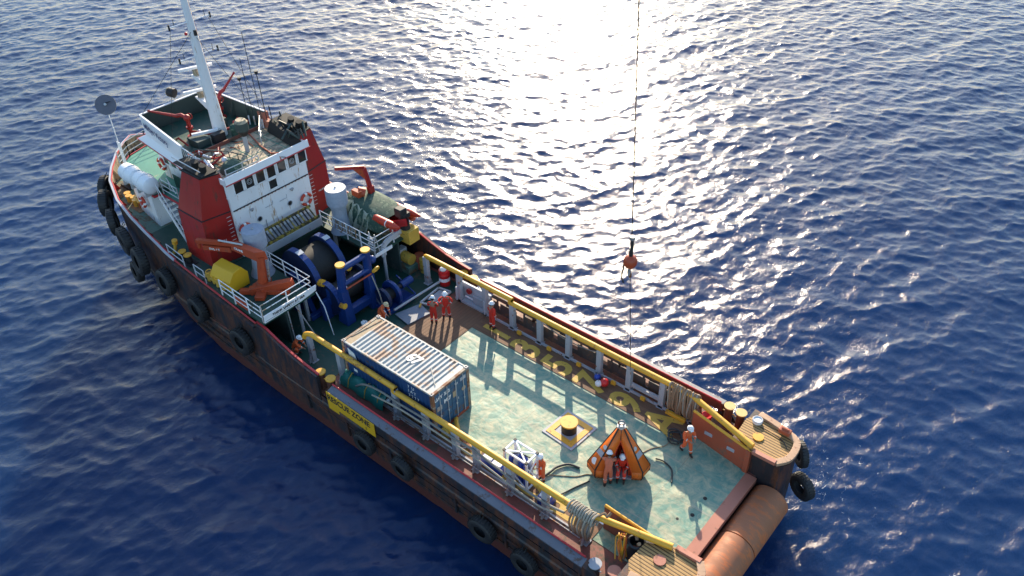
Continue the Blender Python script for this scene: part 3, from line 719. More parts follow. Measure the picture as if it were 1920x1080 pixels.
# upper deck round the bridge
b = MB(ship)
P = [(31.4,3.55),(33.4,3.55),(33.4,4.0),(36.5,3.95),(38.0,3.45),(38.9,2.4),(39.3,1.0)]
Pu = P + [(x,-y) for x,y in P[::-1]]
b.prism(Pu[::-1], 4.755, 4.855, 'green_mid')
for a_, c_ in zip(Pu, Pu[1:]+Pu[:1]): b.beam((*a_,4.84),(*c_,4.84),0.05,0.13,'red_line')
b.build('upper_deck', ship)
railing([(31.5,3.5,4.86),(33.2,3.5,4.86)],1.0,mat='galv'); railing([(35.9,2.7,4.86),(33.5,2.7,4.86),(33.5,2.4,4.86)],0.0001+0.95,mat='galv') if False else None
railing([(38.0,3.4,4.86),(38.85,2.35,4.86),(39.25,0.95,4.86),(39.25,-0.95,4.86),(38.85,-2.35,4.86),(38.0,-3.4,4.86),(36.5,-3.9,4.86),(33.45,-3.95,4.86)],1.0,mat='galv')
railing([(31.4,3.2,4.86),(31.4,2.6,4.86)],1.0,mat='galv')
# stairs down the port side
b = MB(ship)
p0, p1 = Vector((33.35,0,4.80)), Vector((31.55,0,2.42))
for y in (3.05,3.78):
    b.beam((p0.x,y,p0.z),(p1.x,y,p1.z),0.05,0.22,'white')
    b.tube([(p0.x,y,p0.z+0.85),(p1.x,y,p1.z+0.85)],0.025,'white',6)
    for t in (0.05,0.5,0.95): q = p0.lerp(p1,t); b.tube([(q.x,y,q.z),(q.x,y,q.z+0.85)],0.02,'white',5)
for k in range(9):
    q = p0.lerp(p1,(k+0.7)/9.4); b.box(q.x-0.13,q.x+0.13,3.07,3.76,q.z-0.02,q.z+0.02,'grey_light')
b.build('stairway', ship)
b = MB(ship); b.box(33.3,34.1,3.1,3.5,4.87,5.2,'green_dark'); b.box(31.6,33.4,2.6,2.62,4.86,5.7,'green_dark'); b.build('deck_locker', ship)

# wheelhouse roof
b = MB(ship)
b.prism([(27.62,-2.62),(31.3,-2.62),(31.3,2.62),(27.62,2.62)][::1], 7.05, 7.20, 'roof_beige')
Pf = [(31.3,2.62),(36.0,2.10),(36.0,-2.10),(31.3,-2.62)]
b.prism(Pf[::-1], 7.05, 7.19, 'green_dark')
# after fascia
b.hexa([(27.50,-2.7,7.08),(27.62,-2.7,7.08),(27.62,2.7,7.08),(27.50,2.7,7.08)],[(27.56,-2.7,7.50),(27.62,-2.7,7.50),(27.62,2.7,7.50),(27.56,2.7,7.50)],'white_clean')
b.tube([(27.49,-2.75,7.08),(27.49,2.75,7.08)],0.035,'red_line',6)
for s_ in (1,-1):
    b.box(27.6,31.3,min(2.62*s_,2.7*s_),max(2.62*s_,2.7*s_),7.0,7.34,'white_clean')
# beige tread pattern battens
for x in (28.3,29.0,29.7,30.4): b.beam((x,-2.5,7.205),(x,2.5,7.205),0.03,0.02,'green_mid')
for y in (-1.7,-0.8,0.1,1.0,1.9): b.beam((27.7,y,7.207),(31.2,y,7.207),0.03,0.02,'green_mid')
b.beam((31.3,-2.6,7.30),(31.3,2.6,7.30),0.08,0.2,'red_deck')
b.build('wheelhouse_roof', ship)
b = MB(ship)   # wind dodger: outward-leaning parapet
def strip(pl_bot, pl_top, m, flip=False):
    n = len(pl_bot); b.add(list(pl_bot)+list(pl_top), [(k,k+1,n+k+1,n+k) for k in range(n-1)], m)
A = [(31.45,2.66),(36.15,2.18),(36.15,-2.18),(31.45,-2.66)]
bot = [(x,y,7.10) for x,y in A]; top = [(31.2,2.72,8.15),(36.1,2.22,8.34),(36.1,-2.22,8.34),(31.2,-2.72,8.15)]
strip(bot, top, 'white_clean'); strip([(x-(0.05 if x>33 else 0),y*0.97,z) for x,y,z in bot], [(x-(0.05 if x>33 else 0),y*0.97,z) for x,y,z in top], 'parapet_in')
for p_, q_ in zip(top, top[1:]): b.beam((p_[0],p_[1]*0.985,p_[2]),(q_[0],q_[1]*0.985,q_[2]),0.1,0.05,'white_clean')
fl = [(31.1,2.82,6.62),(36.7,2.50,6.80),(36.7,-2.50,6.80),(31.1,-2.82,6.62)]
strip(fl, [(x,y*1.0,z) for x,y,z in bot], 'white_clean'); strip(fl, [(31.45,2.25,6.62),(36.0,1.9,6.80),(36.0,-1.9,6.80),(31.45,-2.25,6.62)], 'white')
for p_, q_ in zip(fl, fl[1:]): b.tube([p_,q_],0.03,'red_line',6)
for x in (32.5,33.8,35.1):
    for s_ in (1,-1): yy = interp(x,[(31.45,2.6),(36.15,2.12)])*s_; b.hexa([(x,yy-0.35*s_,7.2),(x+0.04,yy-0.35*s_,7.2),(x+0.04,yy,7.2),(x,yy,7.2)],[(x,yy-0.06*s_,8.1),(x+0.04,yy-0.06*s_,8.1),(x+0.04,yy,8.1),(x,yy,8.1)],'parapet_in')
d = Vector((36.1-31.2, 2.22-2.72, 0.19)).normalized()
b.text('Miclyn Victory', 0.52, (34.25,2.49,7.80), (-0.994,0.106,-0.04), (0.0,0.05,1), 'marking_blue', 0.004, 0.008, sx=0.95)
b.text('Miclyn Victory', 0.52, (34.25,-2.49,7.80), (0.994,0.106,0.04), (0.0,-0.05,1), 'marking_blue', 0.004, 0.008, sx=0.95)
b.build('wind_dodger', ship)

# funnels
for s_ in (1,-1):
    b = MB(ship)
    def q(x,y,z): return (x,y*s_,z)
    def sect(z, yi, yo, xa_, xf_): return [q(xa_-0.02,yi,z),q(xa_+0.28,yo,z),q(xf_-0.25,yo+0.05,z),q(xf_,yi,z)]
    lv = [sect(2.3,2.57,4.22,28.05,30.85), sect(5.28,2.57,4.15,28.05,30.8), sect(5.34,2.57,4.12,28.05,30.75), sect(7.55,2.57,3.60,28.1,30.2)]
    vs = [p for l in lv for p in l]; fs = []
    for i in range(3):
        for k in range(4): fs.append((i*4+k,i*4+(k+1)%4,(i+1)*4+(k+1)%4,(i+1)*4+k))
    b.add(vs, fs+[(12,13,14,15)], 'red_paint')
    b.tube([q(28.02,2.6,5.31),q(28.31,4.16,5.31),q(30.6,4.2,5.31)],0.035,'black',5)
    b.prism([(28.1,2.6*s_),(28.4,3.6*s_),(30.0,3.65*s_),(30.2,2.6*s_)][::(-1 if s_>0 else 1)], 7.56, 7.62, 'soot')
    for x in (28.8,29.5): b.cone(q(x,3.1,7.55),q(x-0.15,3.1,8.1),0.2,0.18,'soot',14)
    for k in range(9): z = 3.1+k*0.24; b.box(28.035-0.005,28.045,min(2.66*s_,2.9*s_),max(2.66*s_,2.9*s_),z,z+0.02,'marking_white') if s_ > 0 else b.box(28.03,28.04,-2.9,-2.66,z,z+0.02,'marking_white')
    nrm_r = Vector((0.30,1.6*s_,0)).normalized()
    cx = q(28.16,3.35,4.05)
    b.text('No 1  FUEL OIL  DANGER' if False else 'DANGER NO SMOKING', 0.13, (28.165-0.012,3.33*s_,3.75), (-0.05,-1,0.0) if s_>0 else (0.05,-1,0.0), (0,0,1), 'marking_white', 0.002, 0.003)
    b.build('funnel', ship)
# dark spark arrester platforms on the funnel tops
b = MB(ship); b.box(28.3,30.9,2.6,3.5,7.64,7.7,'soot')
b.tube([(28.3,3.5,8.0),(30.9,3.5,8.0)],0.03,'galv',5)
b.build('funnel_platform', ship)

# ventilator trunks on the wing decks
for s_, x, y in ((1,25.95,2.75),(-1,25.75,-2.66)):
    b = MB(ship)
    b.lathe([(0.66,0),(0.50,0.35),(0.43,1.0),(0.43,1.55),(0.60,1.85),(0.60,1.87),(0.60,2.76),(0.58,2.80),(0.0,2.81)],(x,y,2.3),(0,0,1),'vent_grey',32); b.lathe([(0.58,2.812),(0.0,2.815)],(x,y,2.3),(0,0,1),'white_clean' if s_ < 0 else 'vent_grey',32)
    b.cyl((x,y,5.12),(x,y,5.2),0.06,'grey_paint',8)
    b.build('ventilator', ship)

# walkway under the after windows with stowed gangway ladder
b = MB(ship)
b.box(26.75,27.9,-2.05,1.95,2.85,2.98,'grey_paint'); b.box(26.68,26.75,-2.05,1.95,2.62,3.08,'grey_paint')
b.build('winch_canopy', ship)
b = MB(ship)
for z,x in ((3.15,26.85),(3.62,27.45)): b.beam((x,-1.95,z),(x,1.85,z),0.09,0.13,'ladder_yellow')
for k in range(16): y = 1.75-k*0.235; b.beam((26.85,y,3.17),(27.45,y,3.64),0.07,0.06,'black' if k%3 else 'ladder_yellow')
b.beam((26.8,-1.9,3.0),(26.8,1.8,3.1),0.1,0.20,'ladder_yellow')
b.build('stowed_gangway_ladder', ship)

# main mast
b = MB(ship)
mb_, mt_ = Vector((32.5,-0.42,7.18)), Vector((31.9,0.02,16.2))
b.cone(mb_, mt_, 0.38, 0.14, 'white', 24)
b.beam(mb_+Vector((0.1,-0.46,0.0)), mb_.lerp(mt_,0.95)+Vector((0.02,-0.17,0)), 0.04, 0.04, 'gate_red')
b.build('main_mast', ship)
mast = bpy.data.objects['main_mast']
def on_mast(z): return mb_.lerp(mt_,(z-7.18)/(16.2-7.18))
for z, L_ in ((13.9,1.2),(12.05,1.15)):
    c = on_mast(z); y_ = MB(ship); y_.tube([c+Vector((0,-L_,0)),c+Vector((0,L_,0))],0.035,'white',8)
    for k in (-1,1): y_.cyl(c+Vector((0,L_*k,-0.14)),c+Vector((0,L_*k,0.16)),0.05,'black',8); y_.tube([c+Vector((0,L_*0.75*k,0)),c+Vector((0,L_*0.75*k,0.35))],0.015,'black',5)
    y_.build('yard_arm', mast)
for z in (15.35,13.2,16.15):
    c = on_mast(z); l = MB(ship); l.cyl(c+Vector((-0.25,0.0,0)),c+Vector((-0.25,0,0.28)),0.09,'black',10); l.box(c.x-0.3,c.x,c.y-0.03,c.y+0.03,c.z-0.03,c.z+0.0,'white'); l.ball(c+Vector((0.22,0.28,0.05)),0.09,'red_plastic',8,6); l.tube([c,c+Vector((0.22,0.28,0))],0.02,'white',5); l.build('navigation_light', mast)
for z, f in ((10.6,1.0),(9.2,1.25)):
    c = on_mast(z); r = MB(ship)
    r.hexa([c+Vector((0.1,-0.12,-0.7)),c+Vector((0.1,0.12,-0.7)),c+Vector((0.1,0.12,-0.1)),c+Vector((0.1,-0.12,-0.1))],[c+Vector((1.0*f,-0.25,0.05)),c+Vector((1.0*f,0.25,0.05)),c+Vector((1.0*f,0.25,0.12)),c+Vector((1.0*f,-0.25,0.12))],'white_clean')
    r.cyl(c+Vector((0.8*f,0,0.1)),c+Vector((0.8*f,0,0.42)),0.2,'roof_beige',14)
    r.beam(c+Vector((0.8*f-0.3,-0.85,0.5)),c+Vector((0.8*f+0.3,0.85,0.5)),0.14,0.14,'white_clean')
    r.build('radar_scanner', mast)
b = MB(ship)
for p_, q_ in (((31.95,0.05,13.4),(36.0,2.1,8.34)),((31.95,0.0,13.4),(30.9,-2.5,7.6)),((31.95,0,13.4),(36.0,-2.1,8.34)),((31.95,1.1,13.9),(32.5,2.4,8.2)),((31.95,-1.1,13.9),(30.2,-2.55,7.5))): b.tube([p_,q_],0.012,'wire',4)
b.build('mast_stay', mast)

# roof fittings
def monitor(base, h, aim, L_, name='fire_monitor'):
    b = MB(ship); base = Vector(base); a = Vector(aim).normalized(); t = base+Vector((0,0,h))
    b.cyl(base, t, 0.11, 'red_paint', 12); b.cyl(base,base+Vector((0,0,0.08)),0.24,'red_paint',14); b.cyl(base+Vector((0,0,h*0.45)),base+Vector((0,0,h*0.55)),0.19,'red_paint',12)
    b.ball(t, 0.2, 'red_paint', 12, 8); s_ = a.cross(Vector((0,0,1))).normalized(); b.torus(t+s_*0.25, s_, 0.16, 0.025, 'red_paint', 16, 6)
    b.tube([t, t+a*0.35+Vector((0,0,0.12)), t+a*0.7], 0.11, 'red_paint', 10); b.cone(t+a*0.6, t+a*L_, 0.095, 0.05, 'red_paint', 12); b.cyl(t+a*L_,t+a*(L_+0.1),0.07,'red_paint',10)
    b.build(name, ship)
monitor((33.6,0.75,7.19),1.15,(0.93,0.36,0.03),2.5)
monitor((34.3,-1.75,7.19),1.15,(0.25,-0.85,0.45),1.9)
b = MB(ship)
b.cyl((33.0,0.9,7.19),(33.0,0.9,7.5),0.14,'red_paint'); b.tube([(33.6,0.75,7.5),(32.6,0.2,7.45),(32.2,-1.2,7.45),(32.9,-1.9,7.5)],0.08,'red_paint',8)
b.cyl((32.5,-1.35,7.5),(31.9,-1.9,7.55),0.17,'red_paint',14)
b.beam((32.7,1.2,7.75),(32.1,-0.1,7.75),0.16,0.14,'white'); b.tube([(33.2,1.9,7.6),(32.7,2.0,7.9),(32.4,1.7,7.4)],0.06,'red_paint')
for x,y in ((33.3,0.4),(32.8,0.6),(32.9,-0.6)): b.ball((x,y,7.45),0.12,'white',8,6)
b.build('fire_main_pipework', ship)
b = MB(ship); b.cyl((36.3,-0.2,8.3),(36.3,-0.2,8.55),0.05,'grey_paint'); b.cyl((36.15,-0.2,8.75),(36.5,-0.05,8.8),0.27,'black',18); b.cyl((36.5,-0.05,8.8),(36.53,-0.04,8.8),0.25,'roof_beige',18); b.build('searchlight', ship)
b = MB(ship); b.cyl((29.6,-0.15,7.2),(29.6,-0.15,8.25),0.12,'grey_paint',12); b.cone((29.6,-0.15,8.15),(29.6,-0.15,8.5),0.16,0.36,'black',18); b.cyl((29.6,-0.15,8.5),(29.6,-0.15,8.95),0.36,'parapet_in',18); b.cone((29.6,-0.15,8.95),(29.6,-0.15,9.1),0.36,0.26,'roof_beige',18); b.build('compass_binnacle', ship)
b = MB(ship); b.cyl((31.5,-0.75,7.2),(31.5,-0.75,7.75),0.22,'tarp_green',14); b.ball((31.5,-0.75,7.75),0.26,'tarp_green',14,8); b.build('covered_instrument', ship)
for (x,y,h,r) in ((31.9,-2.35,4.0,0.018),(31.2,-2.4,5.6,0.018),(30.9,-2.55,3.3,0.025),(32.2,-2.2,2.7,0.02),(30.3,-2.5,1.6,0.03)):
    b = MB(ship); b.tube([(x,y,7.2),(x+0.05,y,7.2+h)],r,'wire',5); b.cyl((x,y,7.2),(x,y,7.75),0.045,'white',8)
    if h in (3.3,2.7): b.cyl((x+0.05,y,7.2+h),(x+0.05,y,7.35+h),0.1,'black',10)
    b.build('whip_antenna', ship)
railing([(31.2,-2.3,7.2),(29.6,-1.1,7.2)],0.8,mat='galv',mids=1)
railing([(27.8,2.4,7.2),(27.75,0.4,7.2)],0.6,mat='galv',mids=1)
# port side float-free gear and rail beside the dodger
b = MB(ship)
for k in range(6): y = 2.72; x = 30.9-k*0.22; b.tube([(x+0.25,y,8.15),(x,y+0.05,7.2),(x,y-0.35,7.2)],0.022,'galv',5)
b.tube([(31.1,2.72,8.15),(29.8,2.72,8.0)],0.03,'white',6); b.tube([(31.0,2.77,7.2),(29.6,2.77,7.2)],0.03,'white',6)
b.build('side_ladder_rail', ship)
b = MB(ship); random.seed(3)
for k in range(16):
    x, y = random.uniform(29.5,31.2), random.uniform(1.3,2.5)
    b.tube([(x,y,7.3+random.uniform(0,0.3)),(x+random.uniform(-.5,.5),y+random.uniform(-.4,.4),7.4+random.uniform(0,0.3)),(x+random.uniform(-.6,.6),y+random.uniform(-.4,.4),7.3)],0.06,'red_paint' if k%3 else 'white',6)
b.ball((29.35,1.45,7.45),0.17,'white',10,6)
b.build('foam_pipe_bundle', ship)
b = MB(ship); b.lathe([(0,0.5),(0.35,0.48),(0.55,0.3),(0.7,0.0)],(28.5,1.55,7.2),(0,0,1),'tarp_green',14); random.seed(5)
for k in range(14): b.ball((28.05+random.uniform(-.2,.25),1.0+random.uniform(-.5,1.2),7.28),random.uniform(.1,.2),'rope_grey',8,5,(1,1,0.6))
b.build('roof_canvas_bundle', ship)
b = MB(ship); random.seed(8)
b.hexa([(28.0,-2.6,7.25),(28.0,-1.9,7.25),(30.6,-2.2,7.25),(30.6,-3.3,7.25)],[(28.2,-2.5,7.6),(28.2,-2.1,7.6),(30.4,-2.4,7.95),(30.4,-3.1,7.95)],'soot')
b.box(28.6,30.5,-3.6,-2.65,7.64,7.9,'soot')
for k in range(12): x,y = random.uniform(27.9,30.3), random.uniform(-3.4,-2.1); b.tube([(x,y,7.6),(x+random.uniform(-.6,.6),y+random.uniform(-.5,.5),8.1),(x+random.uniform(-.7,.7),y+random.uniform(-.5,.5),7.6)],0.06,'hose_black' if k%3 else 'parapet_in',6)
b.build('stacked_nets', ship)
b = MB(ship); b.box(31.2,31.7,-2.9,-2.5,7.5,8.05,'stern_plate'); b.box(30.6,31.0,-2.7,-2.4,7.3,7.75,'stern_plate'); b.tube([(30.8,-2.5,7.5),(30.3,-2.6,7.6),(30.0,-2.4,7.4)],0.08,'red_paint'); b.build('roof_box', ship)
# ---------------------------------------------------------------- deck machinery and gear: things in their own right
def flange(b, c, R, m='blue_paint', r0=0.0, w=0.09):
    b.lathe([(r0,-w/2),(R-0.05,-w/2),(R,-w/2-0.05),(R+0.02,0),(R,w/2+0.05),(R-0.05,w/2),(r0,w/2)], c, (0,1,0), m, 40)
# towing winch in the well
t = thing('towing_winch', 'large blue towing winch with a dark wire drum in the well below the wheelhouse', 'winch', (24.6,0.3,0))
b = MB(t)
for x in (23.2,24.6,26.0): b.beam((x,-1.5,0.15),(x,2.2,0.15),0.3,0.3,'blue_paint')
for y in (1.75,-0.95): b.hexa([(23.3,y-0.15,0),(25.9,y-0.15,0),(25.9,y+0.15,0),(23.3,y+0.15,0)],[(24.2,y-0.15,2.2),(25.0,y-0.15,2.2),(25.0,y+0.15,2.2),(24.2,y+0.15,2.2)],'blue_paint')
b.build('frame', t, 0.02)
b = MB(t); b.cyl((24.6,-0.42,1.95),(24.6,1.28,1.95),1.22,'drum_wire',40); b.build('wire_drum', t)
for y in (1.33,-0.47):
    b = MB(t); flange(b,(24.6,y,1.95),1.5,'winch_dark'); b.build('flange', t)
for y,a_ in ((1.33,1.9),(-0.47,1.75)):
    b = MB(t)
    for k in range(7):
        th = a_+0.14*(k-3); p = Vector((24.6-math.cos(th-PI/2)*0+math.cos(th)*-1.0*0, y, 1.95))
    arc = [Vector((24.6+1.57*math.cos(th), y, 1.95+1.57*math.sin(th))) for th in [math.radians(d_) for d_ in range(70,171,10)]]
    for p_, q_ in zip(arc, arc[1:]): b.beam(p_, q_, 0.34, 0.06, 'blue_paint', up=((p_+q_)/2-Vector((24.6,y,1.95))))
    b.build('brake_band', t)
    e = arc[-1]; c = MB(t); c.cyl(e+Vector((-0.02,-0.05,-0.1)), e+Vector((-0.32,-0.05,0.0)),0.2,'yellow',18); c.build('brake_cap', t)
    w = MB(t); p_ = arc[3]; w.cbox(p_+Vector((-0.05,0,0.07)),(0.3,0.36,0.03),'grey_light',ry=-0.25); w.build('label_plate', t)
t = thing('storage_winch', 'smaller blue winch drum between the towing winch and the blue gate frame', 'winch', (22.7,0.6,0))
b = MB(t); b.cyl((22.6,-1.0,1.2),(22.6,1.15,1.2),0.62,'drum_wire',30); b.build('wire_drum', t)
for y in (1.2,-1.05): b = MB(t); flange(b,(22.6,y,1.2),0.98,'winch_dark'); b.build('flange', t)
for y_ in (1.45,-1.3): b = MB(t); b.beam((22.6,y_,0),(22.6,y_,1.3),0.6,0.25,'blue_paint'); b.build('pedestal', t, 0.02)
b = MB(t)
arc = [Vector((22.6+1.03*math.cos(th), 1.2, 1.2+1.03*math.sin(th))) for th in [math.radians(d_) for d_ in range(80,191,12)]]
for p_, q_ in zip(arc, arc[1:]): b.beam(p_, q_, 0.30, 0.05, 'blue_paint', up=((p_+q_)/2-Vector((22.6,1.2,1.2))))
b.build('brake_band', t); e = arc[-2]; b = MB(t); b.cyl(e, e+Vector((-0.3,0,0.06)),0.17,'yellow',18); b.build('brake_cap', t)

t = thing('tow_gate', 'upright blue tow gate frame with yellow caps between winch and container', 'tow gate', (21.5,0.05,0))
for y in (0.98,-0.86):
    b = MB(t)
    b.hexa([(21.2,y-0.30,0),(21.95,y-0.30,0),(21.95,y+0.30,0),(21.2,y+0.30,0)],[(21.35,y-0.2,2.2),(21.75,y-0.2,2.2),(21.75,y+0.2,2.2),(21.35,y+0.2,2.2)],'blue_paint')
    b.cyl((21.55,y,2.2),(21.45,y*0.94,3.75),0.23,'blue_paint',20); b.cyl((21.55,y,2.15),(21.55,y,2.3),0.27,'blue_paint',20)
    b.build('post', t, 0.02)
    b = MB(t); b.cyl((21.45,y*0.94,3.75),(21.45,y*0.94,3.84),0.26,'yellow',20); b.build('cap', t)
b = MB(t); b.cyl((21.46,-0.8,3.48),(21.46,0.9,3.48),0.17,'blue_paint',18); b.build('top_roller', t)
b = MB(t); b.cyl((21.42,-0.78,2.55),(21.42,0.9,2.55),0.13,'blue_paint',18); b.cyl((21.25,-0.8,2.32),(21.25,0.9,2.32),0.05,'orange_crane',10); b.build('guide_roller', t)
b = MB(t); b.beam((21.5,-0.8,0.62),(21.5,0.9,0.62),0.4,0.42,'blue_paint'); b.build('sill_beam', t, 0.02)
b = MB(t); b.torus((21.2,-1.1,2.45),(1,0,0.6),0.2,0.06,'yellow',22,8); b.ball((21.6,-1.25,2.85),0.24,'blue_paint',14,8); b.tube([(21.4,-0.9,2.2),(20.7,-0.75,1.2),(20.5,-0.75,0.1)],0.035,'rope_grey',6); b.build('fairlead_ring', t)
b = MB(t); b.hexa([(21.4,0.9,0.9),(22.6,1.2,0.9),(22.6,1.3,0.9),(21.4,1.0,0.9)],[(21.4,0.9,1.3),(22.6,1.2,1.9),(22.6,1.3,1.9),(21.4,1.0,1.3)],'blue_paint'); b.build('side_brace', t)

t = thing('tugger_winch', 'low blue tugger winch with bright round flange beside the starboard wing', 'winch', (20.7,-1.8,0))
b = MB(t); flange(b,(20.7,-1.62,0.82),0.72); flange(b,(20.7,-0.95,0.82),0.60,'winch_dark'); b.cyl((20.7,-1.6,0.82),(20.7,-0.95,0.82),0.35,'drum_wire',24); b.build('drum', t)
b = MB(t); b.box(20.1,21.3,-2.7,-0.8,0.0,0.22,'blue_paint'); b.beam((20.1,-2.75,0.3),(21.6,-2.75,0.9),0.07,0.1,'blue_paint'); b.beam((20.1,-2.75,0.3),(20.1,-1.7,0.3),0.07,0.1,'blue_paint'); b.build('bed', t, 0.015)
b = MB(t); b.cyl((20.75,-2.3,0.85),(20.75,-3.1,0.85),0.22,'blue_paint',20); b.cyl((20.75,-1.7,0.85),(20.75,-2.3,0.85),0.14,'black',14); b.build('motor', t)

# knuckle-boom crane on the port wing
t = thing('deck_crane', 'orange-red folding deck crane on the port wing deck beside the red funnel', 'crane', (24.6,3.65,2.32))
b = MB(t); b.beam((23.3,3.0,2.45),(25.9,4.2,2.75) if False else (25.3,4.65,2.5),0.28,0.26,'orange_crane'); b.beam((23.2,2.75,2.95),(24.9,4.3,2.5),0.34,0.42,'orange_crane'); b.beam((25.1,3.1,2.45),(24.0,4.4,2.45),0.5,0.25,'orange_crane'); b.box(24.2,25.0,3.35,4.05,2.32,2.75,'orange_crane'); b.build('outrigger_base', t, 0.02)
b = MB(t); b.cone((24.6,3.65,2.7),(24.45,3.5,4.45),0.26,0.2,'orange_crane',14); b.cyl((24.35,3.4,2.9),(24.25,3.3,4.2),0.07,'steel',10); b.cyl((24.6,3.65,2.7),(24.6,3.65,2.85),0.34,'gate_red',18); b.build('column', t)
b = MB(t); b.hexa([(24.2,3.25,4.25),(24.5,3.75,4.25),(26.3,4.0,4.35),(26.3,3.55,4.35)],[(24.25,3.3,4.75),(24.55,3.7,4.75),(26.3,3.95,4.72),(26.3,3.6,4.72)],'orange_crane'); b.text('CRANE', 0.2, (25.7,3.93,4.55), (-0.99,-0.13,0), (0,0,1), 'marking_white', 0.01); b.build('main_boom', t, 0.02)
b = MB(t); b.beam((26.2,3.78,4.62),(28.25,4.75,4.5),0.22,0.2,'orange_crane'); b.beam((26.4,3.9,4.3),(27.9,4.6,4.2),0.28,0.28,'orange_crane'); b.cyl((28.2,4.72,4.55),(28.2,4.72,4.05),0.09,'orange_crane',10); b.cyl((25.6,3.7,4.8),(27.0,4.2,4.75),0.05,'galv',8); b.text('SWL 1 T', 0.17, (27.2,4.44,4.22), (-0.905,-0.42,0), (0,0,1), 'marking_white', 0.012); b.build('folding_jib', t, 0.02)

t = thing('canopy_locker', 'bright yellow angular cover standing on the port wing deck behind the rail', 'cover', (26.4,4.3,2.32))
b = MB(t); pr = [(4.85,2.34),(4.95,2.95),(4.6,3.45),(4.05,3.55),(3.75,3.1),(3.8,2.34)]
b.extrude([(25.65,y,z) for y,z in pr],(1.55,0.15,0),'yellow_plain'); b.build('cover', t, 0.03)
b = MB(t); b.box(25.7,27.1,3.9,4.8,2.32,2.42,'black'); b.build('plinth', t)
t = tag(MB().box(23.75,24.8,5.27,5.31,2.38,2.98,'orange_crane').build('notice_board', None, 0.01), 'orange plate fastened inside the port handrail', 'board')
# yellow gear in front of the rail
b = MB(); b.o = Vector((27.2,5.0,2.35))
for k in range(4): x = 26.3+k*0.42; b.cyl((x,4.95+0.05*(k%2),2.35),(x,4.95,2.85),0.13,'yellow_old',12); b.torus((x,4.95,2.92),(0,0.2,1),0.15,0.03,'yellow',16,6)
b.tube([(26.1,4.95,2.55),(27.9,5.0,2.55)],0.08,'yellow_old',10)
tag(b.build('valve_manifold'), 'row of yellow valves with handwheels along the port wing rail', 'valves')
b = MB(ship); 
for x in (30.35,29.8): b.cyl((x,4.78,2.4),(x,4.78,2.88),0.17,'black',16); b.cyl((x,4.78,2.88),(x,4.78,2.93),0.22,'yellow',18)
b.box(29.4,30.7,4.5,5.05,2.38,2.44,'black'); b.build('mooring_bitts', ship)
b = MB(); b.o = Vector((31.0,4.8,2.4)); b.tube([(31.15,4.95,2.42),(31.1,4.75,2.75),(30.95,4.75,3.2)],0.09,'yellow_old',10); b.cyl((30.95,4.75,3.15),(30.9,4.75,3.4),0.15,'yellow',14)
tag(b.build('fairlead_horn'), 'small upright yellow cowl vent forward of the port bitts', 'vent')

# starboard rescue boat, its davit and gear
t = thing('rescue_boat', 'orange-red rescue boat half covered by a dark green tarpaulin on the starboard side', 'boat', (24.3,-4.35,2.32))
def hullsec(x, w, zk, zg): return [(x,-4.35-w,zg),(x,-4.35-w*0.8,zk+0.25),(x,-4.35,zk),(x,-4.35+w*0.8,zk+0.25),(x,-4.35+w,zg)]
secs = [(21.95,0.05,3.25,3.75),(22.5,0.45,2.9,3.62),(23.5,0.78,2.75,3.5),(24.8,0.85,2.75,3.48),(26.3,0.78,2.8,3.5)]
b = MB(t); L_ = [hullsec(*q_) for q_ in secs]
b.add([p for l in L_ for p in l], [(i*5+k,i*5+k+1,(i+1)*5+k+1,(i+1)*5+k) for i in range(4) for k in range(4)]+[(20,21,22,23,24)], 'red_line', True); b.build('boat_hull', t)
for sg in (1,-1):
    b = MB(t); y_ = -4.35+0.78*sg; b.cyl((26.3,y_,3.42),(22.35,y_,3.50),0.23,'lifebuoy_red',16); b.cone((22.35,y_,3.50),(21.75,y_,3.58),0.23,0.06,'lifebuoy_red',16); b.cyl((22.75,y_,3.49),(22.68,y_,3.49),0.236,'marking_white',16)
    b.build('fender_tube', t)
b = MB(t); b.cyl((22.45,-4.35,2.9),(22.4,-4.35,4.05),0.16,'black',14); b.box(22.15,22.7,-4.6,-4.1,3.7,4.25,'black'); b.build('outboard_engine', t, 0.05)

b = MB(t); cs = [(22.95,0.95,3.15,0.50),(23.4,1.10,3.0,0.78),(24.3,1.12,2.95,0.98),(25.3,1.12,2.95,1.05),(26.4,1.0,3.0,0.95)]; rows = []
random.seed(2)
for x,w,z0,h in cs:
    rows.append([(x+random.uniform(-.05,.05), -4.35+w*math.copysign(abs(math.cos(th))**0.55,math.cos(th)), z0-0.25*(abs(math.cos(th))>0.95)+h*max(0,math.sin(th))**0.6*(0.88+0.16*random.random())) for th in [PI*k/10 for k in range(11)]])
b.add([p for l in rows for p in l], [(i*11+k,i*11+k+1,(i+1)*11+k+1,(i+1)*11+k) for i in range(4) for k in range(10)]+[list(range(44,55))], 'tarp_green', True); b.build('tarpaulin', t)
for x_ in (22.7,25.7):
    b = MB(t); b.box(x_-0.1,x_+0.1,-4.85,-3.85,2.32,2.9,'white'); b.build('cradle', t)
t = thing('boat_davit', 'red inverted-L davit arm rising over the rescue boat by the starboard funnel', 'davit', (25.5,-4.55,2.32))
b = MB(t); b.beam((25.4,-5.0,2.32),(25.3,-4.75,4.4),0.34,0.3,'red_paint'); b.beam((25.3,-4.75,4.3),(25.25,-4.45,5.75),0.2,0.22,'red_paint'); b.build('davit_post', t, 0.02)
b = MB(t); b.beam((25.25,-4.5,5.78),(26.1,-3.1,6.0),0.17,0.18,'red_paint'); b.add([(25.25,-4.45,5.7),(25.55,-3.95,5.82),(25.25,-4.45,5.05),(25.28,-4.38,5.7),(25.58,-3.88,5.82),(25.28,-4.38,5.05)],[(0,1,2),(3,5,4),(1,4,5,2)],'orange_crane'); b.build('davit_arm', t, 0.015)
